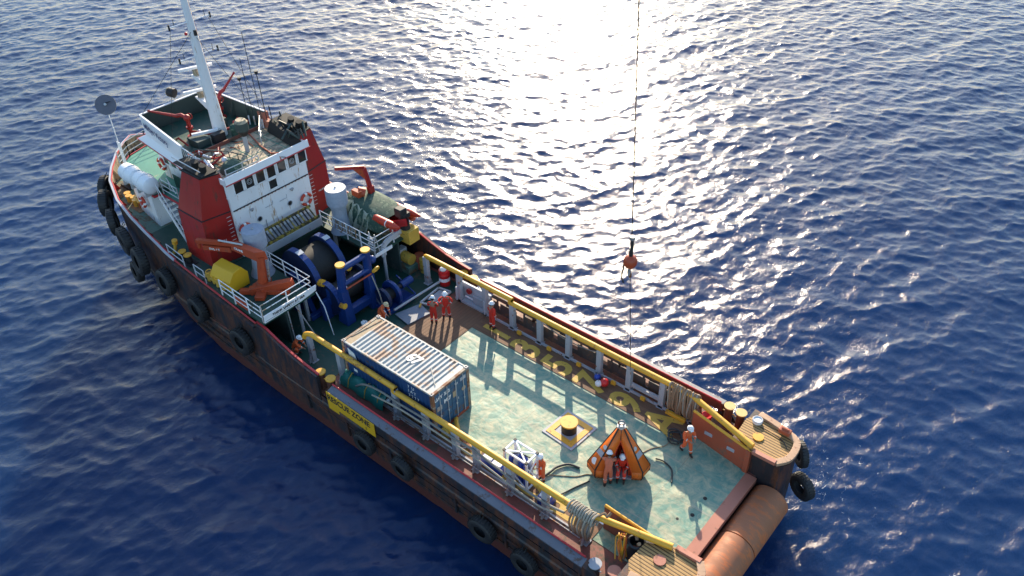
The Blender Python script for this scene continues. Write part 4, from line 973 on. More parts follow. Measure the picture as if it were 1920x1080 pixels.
b = MB(t); b.cyl((25.75,-4.15,4.15),(25.5,-4.45,4.0),0.3,'orange_crane',16); b.box(25.4,26.0,-4.2,-3.9,3.9,4.3,'orange_crane'); b.build('davit_winch', t, 0.02)
# pale tarpaulin bundle hanging inboard of the boat
b = MB(); b.o = Vector((25.2,-3.35,2.32)); random.seed(9); rows = []
for i in range(9):
    z = 4.0-1.55*i/8; rows.append([(25.9-2.0*k/12*(1-0.25*i/8)+0.10*math.sin(k*1.7+i*0.6), -3.45+0.16*math.sin(k*2.1+i*0.3)+0.22*(i/8)+random.uniform(-.03,.03), z-0.35*(k/12)) for k in range(13)])
b.add([p for l in rows for p in l], [(i*13+k,i*13+k+1,(i+1)*13+k+1,(i+1)*13+k) for i in range(8) for k in range(12)], 'tarp_pale', True)
o = tag(b.build('tarpaulin_bundle'), 'pale crumpled tarpaulin hanging beside the starboard ventilator', 'tarpaulin'); sm = o.modifiers.new('thick','SOLIDIFY'); sm.thickness = 0.05
t = thing('oil_skid', 'ochre yellow box under a black bent exhaust post aft of the rescue boat', 'power pack', (22.25,-4.65,2.32))
b = MB(t); b.box(21.85,22.7,-5.05,-4.25,2.0,2.85,'yellow_old'); b.build('cabinet', t, 0.02)
b = MB(t); b.cyl((22.3,-4.5,2.85),(22.35,-4.45,3.75),0.26,'black',16); b.box(22.1,22.6,-4.75,-4.2,3.6,3.9,'black'); b.build('exhaust_post', t, 0.02)
b = MB(t); b.ball((22.5,-5.2,3.1),0.2,'orange_crane',12,8,(1.2,1,0.7)); b.cyl((22.7,-4.1,2.95),(22.7,-3.85,3.05),0.28,'red_line',16); b.build('hose_reel', t)
t = thing('step_ladder', 'small grey steel ladder standing by the starboard wing deck edge', 'ladder', (22.4,-2.3,2.32))
b = MB(t)
for x in (22.3,22.75):
    for y_ in (-2.05,-2.45): b.tube([(x,y_,2.32),(x+0.05,-2.25,3.6)],0.03,'galv',6)
for z in (2.6,2.95,3.3): b.beam((22.3,-2.12,z),(22.8,-2.12,z),0.12,0.03,'galv')
b.build('ladder_frame', t)
# rope and netting on the starboard well rail
b = MB(); b.o = Vector((24.5,-2.3,2.4)); random.seed(12)
for k in range(9): x = 23.6+k*0.28; b.tube(sag((x,-2.2,3.35),(x+0.5,-2.25,3.2),0.55+0.2*random.random(),8,0.04),0.035,'rope' if k%2 else 'rope_grey',5)
tag(b.build('hanging_rope'), 'tan rope looped over the starboard handrail above the winch', 'rope')
# pumps and drums on the starboard side below the wing
t = thing('pump_unit', 'dusty pump unit with yellow housing in the starboard recess', 'pump', (22.5,-4.6,0))
b = MB(t); b.box(21.9,22.9,-4.9,-4.0,0,0.5,'green_old'); b.build('base', t, 0.02)
b = MB(t); b.cyl((22.0,-4.4,0.85),(22.7,-4.4,0.85),0.33,'yellow_old',18); b.box(22.7,23.1,-4.7,-4.1,0.5,1.3,'grey_paint'); b.build('motor', t)
t = thing('yellow_drum', 'upright dull yellow oil drum in the starboard recess', 'drum', (21.5,-4.9,0))
b = MB(t); b.lathe([(0.0,0),(0.29,0),(0.29,0.3),(0.31,0.32),(0.29,0.34),(0.29,0.6),(0.31,0.62),(0.29,0.64),(0.29,0.9),(0.0,0.9)],(21.5,-4.9,0),(0,0,1),'yellow_old',20); b.build('barrel', t)
t = thing('red_oil_drum', 'upright dark red oil drum next to the yellow one in the starboard recess', 'drum', (22.0,-5.0,0))
b = MB(t); b.lathe([(0.0,0),(0.29,0),(0.29,0.3),(0.31,0.32),(0.29,0.34),(0.29,0.6),(0.31,0.62),(0.29,0.64),(0.29,0.9),(0.0,0.9)],(22.0,-5.0,0),(0,0,1),'gate_red',20); b.build('barrel', t)
t = thing('fire_drum', 'red and white banded drum standing under the forward end of the starboard rail', 'drum', (19.75,-4.72,0))
b = MB(t); b.lathe([(0.0,0),(0.31,0),(0.31,0.3)],(19.75,-4.72,0),(0,0,1),'red_plastic',24); b.lathe([(0.31,0.3),(0.33,0.33),(0.31,0.36),(0.31,0.52)],(19.75,-4.72,0),(0,0,1),'marking_white',24); b.lathe([(0.31,0.52),(0.31,0.7),(0.33,0.73),(0.31,0.76),(0.31,1.0),(0.29,1.02),(0,1.02)],(19.75,-4.72,0),(0,0,1),'red_plastic',24); b.build('barrel', t)
b = MB(t); b.ball((19.7,-4.62,1.12),0.2,'marking_white',14,8,(1,1,0.7)); b.ball((19.85,-4.85,1.15),0.2,'red_plastic',14,8,(1,1,0.8)); b.build('drum_cover', t)
# aluminium gangway lying on the timber deck
t = thing('gangway', 'grey flat gangway with side tube lying across the timber deck by two crewmen', 'gangway', (19.2,-2.0,0.04))
b = MB(t); b.hexa([(19.9,-0.95,0.05),(18.72,-0.78,0.05),(18.45,-2.2,0.05),(19.45,-2.45,0.05)],[(19.9,-0.95,0.12),(18.72,-0.78,0.12),(18.45,-2.2,0.12),(19.45,-2.45,0.12)],'gangway_grey'); b.build('tread_plate', t)
b = MB(t); b.tube([(20.05,-1.05,0.25),(19.85,-4.4,0.28)],0.07,'galv',8); b.build('side_tube', t)
b = MB(t)
fr = [(19.5,-2.5),(18.75,-2.75),(18.85,-4.25),(19.65,-4.1)]
for p_, q_ in zip(fr, fr[1:]+fr[:1]): b.beam((*p_,0.12),(*q_,0.12),0.10,0.10,'galv')
b.beam((19.45,-2.5,0.1),(19.2,-2.15,0.2),0.1,0.08,'yellow_old'); b.hexa([(19.45,-3.0,0.06),(18.95,-3.1,0.06),(19.0,-4.1,0.06),(19.5,-4.0,0.06)],[(19.45,-3.0,0.1),(18.95,-3.1,0.1),(19.0,-4.1,0.1),(19.5,-4.0,0.1)],'grey_paint'); b.build('end_frame', t)

# life-saving gear
def lifebuoy(c, ax, label, r=0.30):
    t = thing('lifebuoy', label, 'lifebuoy', c, 0, 'lifebuoys hung on the superstructure')
    b = MB(t); b.torus(c, ax, r, 0.085, 'lifebuoy_red', 32, 10); b.build('ring', t)
    a = Vector(ax).normalized(); u = a.orthogonal().normalized(); w = a.cross(u)
    for k in range(4):
        b = MB(t); th = PI/4+k*PI/2; b_ = [Vector(c)+(u*math.cos(th+d_)+w*math.sin(th+d_))*r for d_ in (-0.2,0,0.2)]
        b.tube(b_, 0.092, 'marking_white', 10)
        b.build('reflective_band', t)
lifebuoy((27.78,-2.02,3.9), (1,0,0), 'orange lifebuoy on the white aft wall next to the starboard funnel', 0.33)
lifebuoy((27.78,2.12,4.0), (1,0,0), 'orange lifebuoy on the aft wall, half hidden by the port ventilator', 0.33)
lifebuoy((35.35,3.93,3.75), (0.1,1,0), 'dark red lifebuoy on the port side of the lower deckhouse', 0.30)
lifebuoy((35.0,2.33,5.65), (0,1,0), 'red lifebuoy on the port bridge side under the windows', 0.32)
for i, x in enumerate((35.55,34.05)):
    t = thing('liferaft_canister', ('forward white liferaft canister on its cradle by the tall disc pole','after white liferaft canister on its cradle nearest the stairs')[i], 'liferaft', (x,3.95,4.86), 0, 'liferaft canisters on the port upper deck')
    b = MB(t); b.lathe([(0,-0.76),(0.34,-0.74),(0.48,-0.62),(0.52,-0.05),(0.55,-0.04),(0.55,0.04),(0.52,0.05),(0.48,0.62),(0.34,0.74),(0,0.76)],(x,3.95,5.52),(1,-0.03,0),'white_clean',24); b.build('shell', t)
    for d_ in (-0.4,0.4): b = MB(t); b.box(x+d_-0.04,x+d_+0.04,3.55,4.35,4.86,5.18,'galv'); b.torus((x+d_,3.95,5.52),(1,0,0),0.43,0.02,'galv',20,5); b.build('cradle', t)
b = MB(ship); b.tube([(37.75,3.25,4.86),(37.7,3.25,6.6)],0.05,'white',8); b.tube([(37.35,3.3,4.86),(37.5,3.25,6.6)],0.05,'white',8); b.tube([(37.6,3.25,6.4),(37.55,3.25,8.75)],0.03,'white',6)
nv = Vector((-0.7,0.45,0.55)).normalized(); c = Vector((37.5,3.25,8.95))
b.build('disc_pole', ship)
b = MB(ship); b.cyl(c, c+nv*0.06, 0.56, 'disc_grey', 30); b.cyl(c+nv*0.06, c+nv*0.22, 0.07, 'galv', 10); b.beam(c+nv*0.08+Vector((0.0,0.0,0.1)), c+nv*0.08+Vector((-0.2,-0.22,0.16)), 0.07, 0.03, 'black'); b.build('marker_disc', bpy.data.objects['disc_pole'])

# foredeck gear
t = thing('anchor_windlass', 'rusty yellow and black anchor windlass on the foredeck', 'windlass', (39.6,0.9,2.6))
b = MB(t); b.cyl((39.6,-1.4,3.1),(39.6,2.9,3.1),0.12,'black',12)
for y,r in ((-1.0,0.45),(0.2,0.5),(1.3,0.5),(2.5,0.45)): b.cyl((39.6,y-0.18,3.1),(39.6,y+0.18,3.1),r,'yellow_old' if y != 1.3 else 'black',20)
b.build('drum_shaft', t)
b = MB(t); b.box(39.1,40.1,-1.6,3.0,2.6,2.78,'black'); b.box(39.3,40.0,0.55,0.85,2.7,3.6,'orange_rust'); b.build('bed', t, 0.02)
b = MB(); b.o = Vector((37.7,3.6,2.5)); random.seed(4)
for k in range(5): x, y = 38.4-k*0.38, 3.45+0.12*(k%2); b.cyl((x,y,2.5),(x,y,2.95),0.16,'yellow_old' if k%2 else 'orange_rust',12); b.cyl((x,y,2.95),(x,y,3.0),0.2,'yellow',12)
b.box(36.4,38.7,3.35,3.9,2.48,2.56,'rope')
tag(b.build('mooring_fittings'), 'cluster of yellow mooring fittings inside the port bow bulwark', 'fittings')
b = MB(); b.o = Vector((39.8,1.9,4.86)); b.box(39.35,39.75,-0.3,2.0,3.0,5.0,'wood_pale'); b.box(39.75,39.85,-0.3,2.0,3.0,5.15,'black')
b.o = Vector((39.6,0.9,3.0)); tag(b.build('foredeck_locker',None,0.01), 'ochre locker with dark lid ahead of the bridge front', 'locker')

# railings, pipes and boxes crowding the wheelhouse roof
b = MB(ship); random.seed(51)
for k in range(9):
    x, y = random.uniform(28.0,31.0), random.uniform(-2.3,2.3)
    b.tube([(x,y,7.24),(x+random.uniform(-.9,.9),y+random.uniform(-.9,.9),7.25),(x+random.uniform(-1.2,1.2),y+random.uniform(-.6,.6),7.24)],0.025,'hose_black' if k%2 else 'gate_red',5)
b.tube([(31.2,-1.4,7.25),(29.4,-0.9,7.25),(28.2,-0.7,7.3),(27.62,-0.75,7.5),(27.50,-0.78,7.1)],0.045,'gate_red',6)
b.tube([(30.9,2.2,7.9),(29.2,1.2,7.9),(28.0,0.9,7.9)],0.03,'parapet_in',5); b.tube([(30.9,2.2,7.55),(29.2,1.2,7.55),(28.0,0.9,7.55)],0.025,'parapet_in',5)
for p_ in ((30.9,2.2),(30.05,1.7),(29.2,1.2),(28.6,1.05),(28.0,0.9)): b.tube([(p_[0],p_[1],7.2),(p_[0],p_[1],7.92)],0.025,'parapet_in',5)
b.build('roof_pipework', ship)
for q_ in ((31.9,32.9,0.6,1.4,7.2,7.6,'parapet_in'),(31.6,32.0,-0.2,0.5,7.2,7.75,'black'),(32.9,33.2,-1.2,-0.4,7.2,7.8,'parapet_in')): b = MB(ship); b.box(*q_); b.build('roof_cabinet', ship, 0.02)
# ---------------------------------------------------------------- shipping container (local axes: x forward, y to port from the after starboard corner)
t = thing('shipping_container', 'blue shipping container with white ribbed roof standing on the cargo deck', 'container', (12.04,1.48,0.02), math.radians(0.4))
CL, CW, CH = 6.06, 2.44, 2.59
def lb(): return MB()
b = lb()
for x in (0.08,CL-0.08):
    for y in (0.08,CW-0.08): b.box(x-0.08,x+0.08,y-0.08,y+0.08,0.0,CH,'cont_frame')
for y in (0.07,CW-0.07): b.box(0.16,CL-0.16,y-0.07,y+0.07,0.0,0.16,'cont_frame'); b.box(0.16,CL-0.16,y-0.045,y+0.045,CH-0.10,CH-0.01,'roof_white')
for x in (0.07,CL-0.07): b.box(x-0.07,x+0.07,0.16,CW-0.16,0.0,0.16,'gate_red'); b.box(x-0.07,x+0.07,0.16,CW-0.16,CH-0.13,CH-0.01,'cont_frame')
b.build('frame', t, 0.008)
for x in (0.09,CL-0.09):
    for y in (0.085,CW-0.085):
        for z in (0.06,CH-0.045):
            b = lb(); b.box(x-0.095,x+0.095,y-0.09,y+0.09,z-0.065,z+0.06,'steel')
            if z > 1: b.cyl((x,y,CH+0.01),(x,y,CH+0.018),0.045,'soot',10)
            b.build('corner_casting', t, 0.01)
def corr(b, length, wid, place, m, pitch=0.28, depth=0.036):
    prof = []; k = 0; x = 0.0
    while x < length-1e-4:
        for dx, d in ((0,0),(0.36,0),(0.5,1),(0.86,1)):
            if x+dx*pitch <= length: prof.append((x+dx*pitch, d*depth))
        x += pitch
    prof.append((length, 0)); n = len(prof)
    vs = [place(u, d, 0) for u, d in prof]+[place(u, d, wid) for u, d in prof]
    b.add(vs, [(i,i+1,n+i+1,n+i) for i in range(n-1)], m)
b = lb(); corr(b, 5.10, CW-0.18, lambda u,d,w: (0.42+u, 0.09+w, CH-0.075+d*1.5), 'roof_white', 0.255, 0.042)
b.box(0.14,0.44,0.09,CW-0.09,CH-0.09,CH-0.03,'roof_white'); b.box(5.5,5.92,0.09,CW-0.09,CH-0.09,CH-0.035,'wood_pale')
b.beam((5.62,0.2,CH-0.02),(5.9,1.9,CH-0.02),0.05,0.04,'cont_frame'); b.beam((1.35,1.1,CH+0.005),(0.35,1.85,CH+0.005),0.03,0.03,'roof_white')
b.text('67', 0.75, (2.35,1.22,CH+0.012), (-0.1,1,0) if False else (-1,0,0), (0,-1,0), 'marking_white', 0.003, 0.03)
b.build('roof_panel', t)
for sgn, y0 in ((1,CW-0.03),(-1,0.03)):
    b = lb(); corr(b, CL-0.32, CH-0.28, lambda u,d,w: (0.16+u, y0-sgn*d, 0.16+w), 'cont_blue')
    if sgn > 0:
        for i,(s_,x_,z_) in enumerate((('7  U',1.35,2.28),('I A Y',1.30,2.02),('3 2 2 7',1.22,1.74),('22G1',1.0,1.42))): b.text(s_, 0.24, (x_,CW+0.004,z_), (-1,0,0), (0,0,1), 'marking_white', 0.003)
        b.hexa([(5.62,CW-0.02,1.82),(5.02,CW-0.02,1.62),(5.02,CW+0.004,1.62),(5.62,CW+0.004,1.82)],[(5.66,CW-0.02,2.32),(5.22,CW-0.02,2.18),(5.22,CW+0.004,2.18),(5.66,CW+0.004,2.32)],'marking_white')
        b.box(5.2,5.45,CW-0.02,CW+0.004,0.95,1.1,'marking_white')
    b.build('side_panel', t)
b = lb(); corr(b, CW-0.32, CH-0.28, lambda u,d,w: (CL-0.03-d, 0.16+u, 0.16+w), 'cont_blue'); b.build('end_panel', t)
for k, (ya, yb) in enumerate(((0.17,1.21),(1.23,CW-0.17))):
    b = lb(); b.box(0.02,0.07,ya,yb,0.17,CH-0.14,'cont_door')
    for z in (0.62,1.1,1.58,2.05): b.box(0.012,0.02,ya+0.03,yb-0.03,z,z+0.05,'cont_blue')
    d = b.build('door', t, 0.006)
    b = lb()
    for y in (ya+0.27,yb-0.27):
        b.tube([(-0.02,y,0.16),(-0.02,y,CH-0.12)],0.02,'galv',8); b.box(-0.04,0.02,y-0.04,y+0.04,0.95,1.02,'galv'); b.box(-0.03,0.02,y-0.05,y+0.05,2.2,2.25,'galv')
    b.build('locking_bar', d)
    b = lb()
    if k == 1:
        b.text('LIAY', 0.26, (0.008,2.05,2.12), (0,-1,0), (0,0,1), 'marking_white', 0.002, 0.01); b.text('322', 0.26, (0.008,1.5,2.12), (0,-1,0), (0,0,1), 'marking_white', 0.002, 0.01)
        b.text('M.7', 0.30, (0.008,1.5,1.66), (0,-1,0), (0,0,1), 'marking_white', 0.002, 0.015); b.box(0.004,0.014,1.88,2.2,1.36,1.62,'roof_white')
    else:
        b.box(0.004,0.014,0.92,1.14,1.45,1.8,'wood_pale'); b.cyl((0.016,0.42,1.55),(0.004,0.42,1.55),0.13,'wood_pale',16); b.text('S2', 0.18, (0.008,0.85,2.15), (0,-1,0), (0,0,1), 'marking_white', 0.002); b.box(0.004,0.014,0.25,0.6,2.1,2.3,'grey_light'); b.text('S', 0.18, (0.008,0.8,1.2), (0,-1,0), (0,0,1), 'marking_white', 0.002)
    b.build('door_lettering', d)

# ---------------------------------------------------------------- personnel transfer capsule
nx, ny = -0.573, 0.820          # front of the capsule looks this way
t = thing('transfer_capsule', 'orange pyramid-shaped personnel transfer capsule standing open on the cargo deck', 'transfer capsule', (4.455,0.22,0.02), math.atan2(ny, nx)-PI/2)
# local: +y is the open front, +x its right side; the plan is a triangle with its corners cut off
def hexa_plan(e, yf, w, yc, r, yb, z): return [(e,yf,z),(w,yc,z),(r,yb,z),(-r,yb,z),(-w,yc,z),(-e,yf,z)]
lev = [hexa_plan(0.98,0.62,1.14,0.28,0.24,-1.0,0.05), hexa_plan(1.02,0.70,1.34,0.20,0.30,-1.15,0.28), hexa_plan(1.02,0.70,1.35,0.20,0.30,-1.15,0.60), hexa_plan(0.12,0.10,0.17,0.0,0.07,-0.12,2.62)]
b = MB()
for i in range(3):
    A, B = lev[i], lev[i+1]
    for k in range(5): b.add([A[k],A[k+1],B[k+1],B[k]], [(0,1,2,3)], 'capsule_orange')
fb, f1, f2, ft = [[l[5], l[0]] for l in lev]
def L2(p, q, t_): return tuple(p[i]+(q[i]-p[i])*t_ for i in range(3))
door_b = [(-0.56,0.62,0.05),(0.56,0.62,0.05)]; door_1 = [(-0.56,0.70,0.28),(0.56,0.70,0.28)]; door_2 = [(-0.54,0.70,0.60),(0.54,0.70,0.60)]; apex = (0.0,0.252,2.10)
for s_ in (0,1):
    b.add([fb[s_],door_b[s_],door_1[s_],f1[s_],door_2[s_],f2[s_]], [(0,1,2,3),(3,2,4,5)], 'capsule_orange')
    b.add([f2[s_],door_2[s_],apex,ft[s_]], [(0,1,2,3)], 'capsule_orange')
b.add([ft[0],ft[1],apex],[(0,1,2)],'capsule_orange')
o = b.build('shell', t); sm = o.modifiers.new('thick','SOLIDIFY'); sm.thickness = 0.03; sm.offset = 0
b = MB()
for k in range(6):
    for i in range(3): b.beam(lev[i][k], lev[i+1][k], 0.05, 0.05, 'black')
for k in range(5):
    b.beam(lev[2][k], lev[2][k+1], 0.035, 0.035, 'black')
b.beam(apex, (0,0.12,2.6), 0.035, 0.035, 'black'); b.beam(door_2[0],apex,0.04,0.04,'capsule_inner'); b.beam(door_2[1],apex,0.04,0.04,'capsule_inner')
b.build('frame_tube', t)
b = MB(); b.prism([(x,y) for x,y,z in lev[0]][::-1], 0.03, 0.10, 'grey_paint'); b.box(-0.22,0.22,-0.75,-0.35,0.1,0.95,'capsule_inner'); b.box(-0.16,0.16,-0.55,-0.45,0.9,1.5,'black')
b.box(-0.75,-0.42,-0.2,0.45,0.1,0.7,'capsule_inner'); b.box(0.42,0.75,-0.2,0.45,0.1,0.7,'capsule_inner'); b.box(-0.2,0.2,-0.35,0.0,0.1,0.5,'steel'); b.build('seat', t)
b = MB(); b.cyl((0,0,2.6),(0,0,2.80),0.13,'galv',14); b.torus((0,0,2.90),(0,1,0),0.13,0.035,'steel',18,8); b.box(-0.18,0.18,-0.1,0.1,2.68,2.74,'galv'); b.build('lifting_eye', t)
for s_ in (1,-1):
    b = MB(); A = [l for l in (lev[2][0 if s_>0 else 5], lev[2][1 if s_>0 else 4])]; T_ = [lev[3][0 if s_>0 else 5], lev[3][1 if s_>0 else 4]]
    P0, P1 = L2(A[0],T_[0],0.30), L2(A[1],T_[1],0.30); Q0, Q1 = L2(A[0],T_[0],0.42), L2(A[1],T_[1],0.42)
    n_ = Vector((0.6*s_,0.6,0.5))*0.02
    b.hexa([Vector(P0)+n_*0.2,Vector(P1)+n_*0.2,Vector(Q1)+n_*0.2,Vector(Q0)+n_*0.2],[Vector(P0)+n_,Vector(P1)+n_,Vector(Q1)+n_,Vector(Q0)+n_],'grey_paint')
    c_ = Vector(L2(L2(A[0],A[1],0.5),L2(T_[0],T_[1],0.5),0.14))+n_*1.2
    if s_ > 0: b.cyl(c_, c_+n_*0.2, 0.16, 'marking_white', 18)
    c2 = Vector(L2(L2(A[0],A[1],0.35),L2(T_[0],T_[1],0.35),0.52))+n_*1.2; b.cyl(c2, c2+n_*0.2, 0.10, 'galv', 14)
    b.build('reflective_patch', t)

# ---------------------------------------------------------------- people
def skin_mesh(name, chains, mat, levels=1):
    """chains: lists of (point, radius); the first chain starts at the pelvis, the others start at an existing point"""
    V = []; E = []; R = []
    def vid(p, r):
        for i, v in enumerate(V):
            if (v-Vector(p)).length < 1e-5: return i
        V.append(Vector(p)); R.append(r); return len(V)-1
    for ch in chains:
        ids = [vid(p, r) for p, r in ch]
        E += [(a, c) for a, c in zip(ids, ids[1:])]
    me = bpy.data.meshes.new(name); me.from_pydata([tuple(v) for v in V], E, []); ob = bpy.data.objects.new(name, me); COL.objects.link(ob)
    md = ob.modifiers.new('skin', 'SKIN'); md.use_smooth_shade = True; md.branch_smoothing = 0.6
    for i, sv in enumerate(me.skin_vertices[0].data): sv.radius = (R[i], R[i]); sv.use_root = (i == 0)
    ss = ob.modifiers.new('sub', 'SUBSURF'); ss.levels = levels; ss.render_levels = levels
    bpy.context.view_layer.update()
    m2 = bpy.data.meshes.new_from_object(ob.evaluated_get(bpy.context.evaluated_depsgraph_get()))
    bpy.data.objects.remove(ob); bpy.data.meshes.remove(me)
    m2.name = name
    for p in m2.polygons: p.use_smooth = True
    m2.materials.clear(); m2.materials.append(MATS[mat]); return m2
def person(label, loc, face, pose, suit='coverall', hat='helmet_white', group=None, seat_z=0.0):
    P = dict(pelvis=(0,0,0.95), waist=(0,0,1.1), chest=(0.01,0,1.30), neck=(0.01,0,1.48), head=(0.03,0,1.65),
             sL=(0,0.19,1.42), eL=(-0.02,0.27,1.14), wL=(0.08,0.25,0.90), sR=(0,-0.19,1.42), eR=(-0.02,-0.27,1.14), wR=(0.08,-0.25,0.90),
             hL=(0,0.10,0.90), kL=(0.03,0.11,0.50), aL=(-0.01,0.12,0.09), hR=(0,-0.10,0.90), kR=(0.03,-0.11,0.50), aR=(-0.01,-0.12,0.09))
    P.update(pose); P = {k: Vector(v) for k, v in P.items()}
    hd = P['head']; up = (hd-P['neck']).normalized(); fw = Vector((1,0,0)); fw = (fw-up*fw.dot(up)).normalized(); sd_ = up.cross(fw)
    chains = [[(P['pelvis'],0.13),(P['waist'],0.12),(P['chest'],0.14),(P['neck'],0.06),(P['neck'].lerp(hd,0.45)+fw*0.005,0.058),(hd-up*0.06+fw*0.02,0.078),(hd+up*0.03,0.088),(hd+up*0.09,0.06)]]
    for s_ in 'LR':
        d = (P['w'+s_]-P['e'+s_]).normalized(); palm = P['w'+s_]+d*0.08; tip = palm
        lat = d.cross(Vector((0,0,1)) if abs(d.z) < 0.8 else fw).normalized(); n_ = d.cross(lat).normalized()
        chains.append([(P['chest'],0.14),(P['s'+s_],0.06),(P['e'+s_],0.042),(P['w'+s_],0.028),(palm,0.032)])
        for k, ln in enumerate((0.062,0.072,0.068,0.055)):
            o_ = lat*(0.03-0.02*k); r1 = palm+o_*1.0+d*0.03
            chains.append([(palm,0.032),(r1,0.010),(r1+d*ln*0.6+n_*0.012,0.009),(r1+d*ln+n_*0.035,0.008)])
        chains.append([(palm,0.032),(palm+lat*0.045-d*0.02+n_*0.01,0.011),(palm+lat*0.065+d*0.03+n_*0.02,0.009)])
        chains.append([(P['pelvis'],0.13),(P['h'+s_],0.085),(P['k'+s_],0.058),(P['a'+s_],0.042),(P['a'+s_]+Vector((0.13,0,-0.045)),0.035)])
    me = skin_mesh('person', chains, 'skin')
    # face: nose, eyes, mouth and ears added to the same mesh
    bm = bmesh.new(); bm.from_mesh(me)
    def blob(c, r, sc, mi):
        g = bmesh.ops.create_icosphere(bm, subdivisions=1, radius=r, matrix=Matrix.Translation(c) @ Matrix(((fw.x,sd_.x,up.x,0),(fw.y,sd_.y,up.y,0),(fw.z,sd_.z,up.z,0),(0,0,0,1))) @ Matrix.Diagonal((*sc,1)))
        for v in g['verts']:
            for f in v.link_faces: f.material_index = mi
    blob(hd+fw*0.105-up*0.01, 0.018, (1,0.7,1.4), 0)
    for k in (-1,1): blob(hd+fw*0.088+sd_*0.034*k+up*0.012, 0.011, (0.6,1.2,0.7), 1); blob(hd+sd_*0.09*k, 0.025, (0.7,0.4,1.1), 0)
    blob(hd+fw*0.092-up*0.05, 0.014, (0.5,1.8,0.4), 2)
    bm.to_mesh(me); bm.free(); me.materials.append(MATS['hair']); me.materials.append(MATS['gate_red'])
    root = bpy.data.objects.new('person', me); COL.objects.link(root); root.location = (loc[0],loc[1],loc[2]+seat_z); root.rotation_euler = (0,0,face)
    tag(root, label, 'person', group)
    cl = [[(P['pelvis'],0.165),(P['waist'],0.155),(P['chest'],0.175),(P['neck'],0.085)]]
    for s_ in 'LR':
        cl.append([(P['chest'],0.175),(P['s'+s_],0.092),(P['e'+s_],0.070),(P['w'+s_],0.055)])
        cl.append([(P['pelvis'],0.165),(P['h'+s_],0.120),(P['k'+s_],0.090),(P['a'+s_]+Vector((0,0,0.07)),0.078)])
    m2 = skin_mesh('coverall', cl, suit); o = bpy.data.objects.new('coverall', m2); COL.objects.link(o); o.parent = root
    b = MB(); b.lathe([(0.0,0.145),(0.055,0.14),(0.095,0.11),(0.117,0.06),(0.122,0.02),(0.15,0.0),(0.122,-0.005)], hd+up*0.035, up, hat, 20)
    b.box(0,0,0,0,0,0,hat) if False else None
    c_ = hd+up*0.04+fw*0.14; b.hexa([c_-sd_*0.09-fw*0.05-up*0.01,c_+sd_*0.09-fw*0.05-up*0.01,c_+sd_*0.06+fw*0.045-up*0.02,c_-sd_*0.06+fw*0.045-up*0.02],[c_-sd_*0.09-fw*0.05+up*0.005,c_+sd_*0.09-fw*0.05+up*0.005,c_+sd_*0.06+fw*0.045-up*0.008,c_-sd_*0.06+fw*0.045-up*0.008],hat)
    b.build('helmet', root)
    b = MB(); b.lathe([(0.0,0.1),(0.09,0.085),(0.105,0.02),(0.098,-0.05),(0.06,-0.085)], hd-fw*0.016, up, 'hair', 14); b.build('hair', root)
    for s_ in 'LR':
        a = P['a'+s_]; b = MB(); b.cone(a+Vector((0,0,0.11)), a+Vector((0,0,-0.04)), 0.062, 0.06, 'boot', 12); b.ball(a+Vector((0.09,0,-0.035)),0.055,'boot',12,7,(2.0,0.95,0.95)); b.ball(a+Vector((-0.02,0,-0.04)),0.055,'boot',10,6,(1.2,0.95,0.9)); b.build('boot', root)
    b = MB()
    for s_ in 'LR':
        k_, a_ = P['k'+s_], P['a'+s_]; c_ = k_.lerp(a_,0.45); b.torus(c_, a_-k_, 0.079, 0.012, 'reflective', 14, 5, 2.2)
        e_, w_ = P['e'+s_], P['w'+s_]; c_ = e_.lerp(w_,0.5); b.torus(c_, w_-e_, 0.060, 0.010, 'reflective', 12, 5, 2.2)
    b.build('reflective_tape', root)
    return root
ARMS_WORK = dict(eL=(0.08,0.27,1.16), wL=(0.32,0.14,1.16), eR=(0.08,-0.27,1.16), wR=(0.32,-0.10,1.12))
def toward(a, b): return math.atan2(b[1]-a[1], b[0]-a[0])
G1 = 'crew in red-orange coveralls on the deck'
person('crewman in red coverall standing at the gangway, nearer the container, head bowed', (17.75,-1.80,0.035), math.radians(-60), dict(ARMS_WORK, head=(0.09,0,1.62)), 'coverall', 'helmet_white', G1)
person('crewman in red coverall with arms akimbo facing the camera by the gangway', (17.52,-2.55,0.035), math.radians(125), dict(eL=(-0.04,0.38,1.2),wL=(0.10,0.20,1.03),eR=(-0.04,-0.38,1.2),wR=(0.10,-0.20,1.03),aL=(0.0,0.17,0.09),aR=(0.0,-0.17,0.09),kL=(0.02,0.15,0.5),kR=(0.02,-0.15,0.5)), 'coverall', 'helmet_white', G1)
person('crewman in red coverall standing alone beside the starboard crash rail', (15.02,-3.42,0.035), math.radians(-100), dict(eL=(0.03,0.27,1.15),wL=(0.16,0.22,0.98)), 'coverall', 'helmet_white', G1)
person('crewman in orange coverall walking near the starboard stern gate holding a hose', (2.60,-2.42,0.012), math.radians(150), dict(ARMS_WORK, kL=(0.16,0.10,0.50),aL=(0.22,0.10,0.09),kR=(-0.04,-0.11,0.50),aR=(-0.26,-0.12,0.14),head=(0.06,0,1.65)), 'coverall_orange', 'helmet_white', G1)
person('man in faded orange coverall leaning into the open capsule with his back to the camera', (4.34,1.18,0.012), toward((4.12,0.98),(4.72,0.0)), dict(chest=(0.14,0,1.28),neck=(0.22,0,1.44),head=(0.28,0,1.59),waist=(0.04,0,1.1),sL=(0.16,0.19,1.40),sR=(0.16,-0.19,1.40),eL=(0.32,0.27,1.22),wL=(0.55,0.2,1.25),eR=(0.30,-0.27,1.2),wR=(0.52,-0.2,1.2),kR=(0.10,-0.11,0.5),aR=(0.02,-0.12,0.09),aL=(-0.16,0.12,0.09)), 'coverall_faded', 'helmet_white', G1)
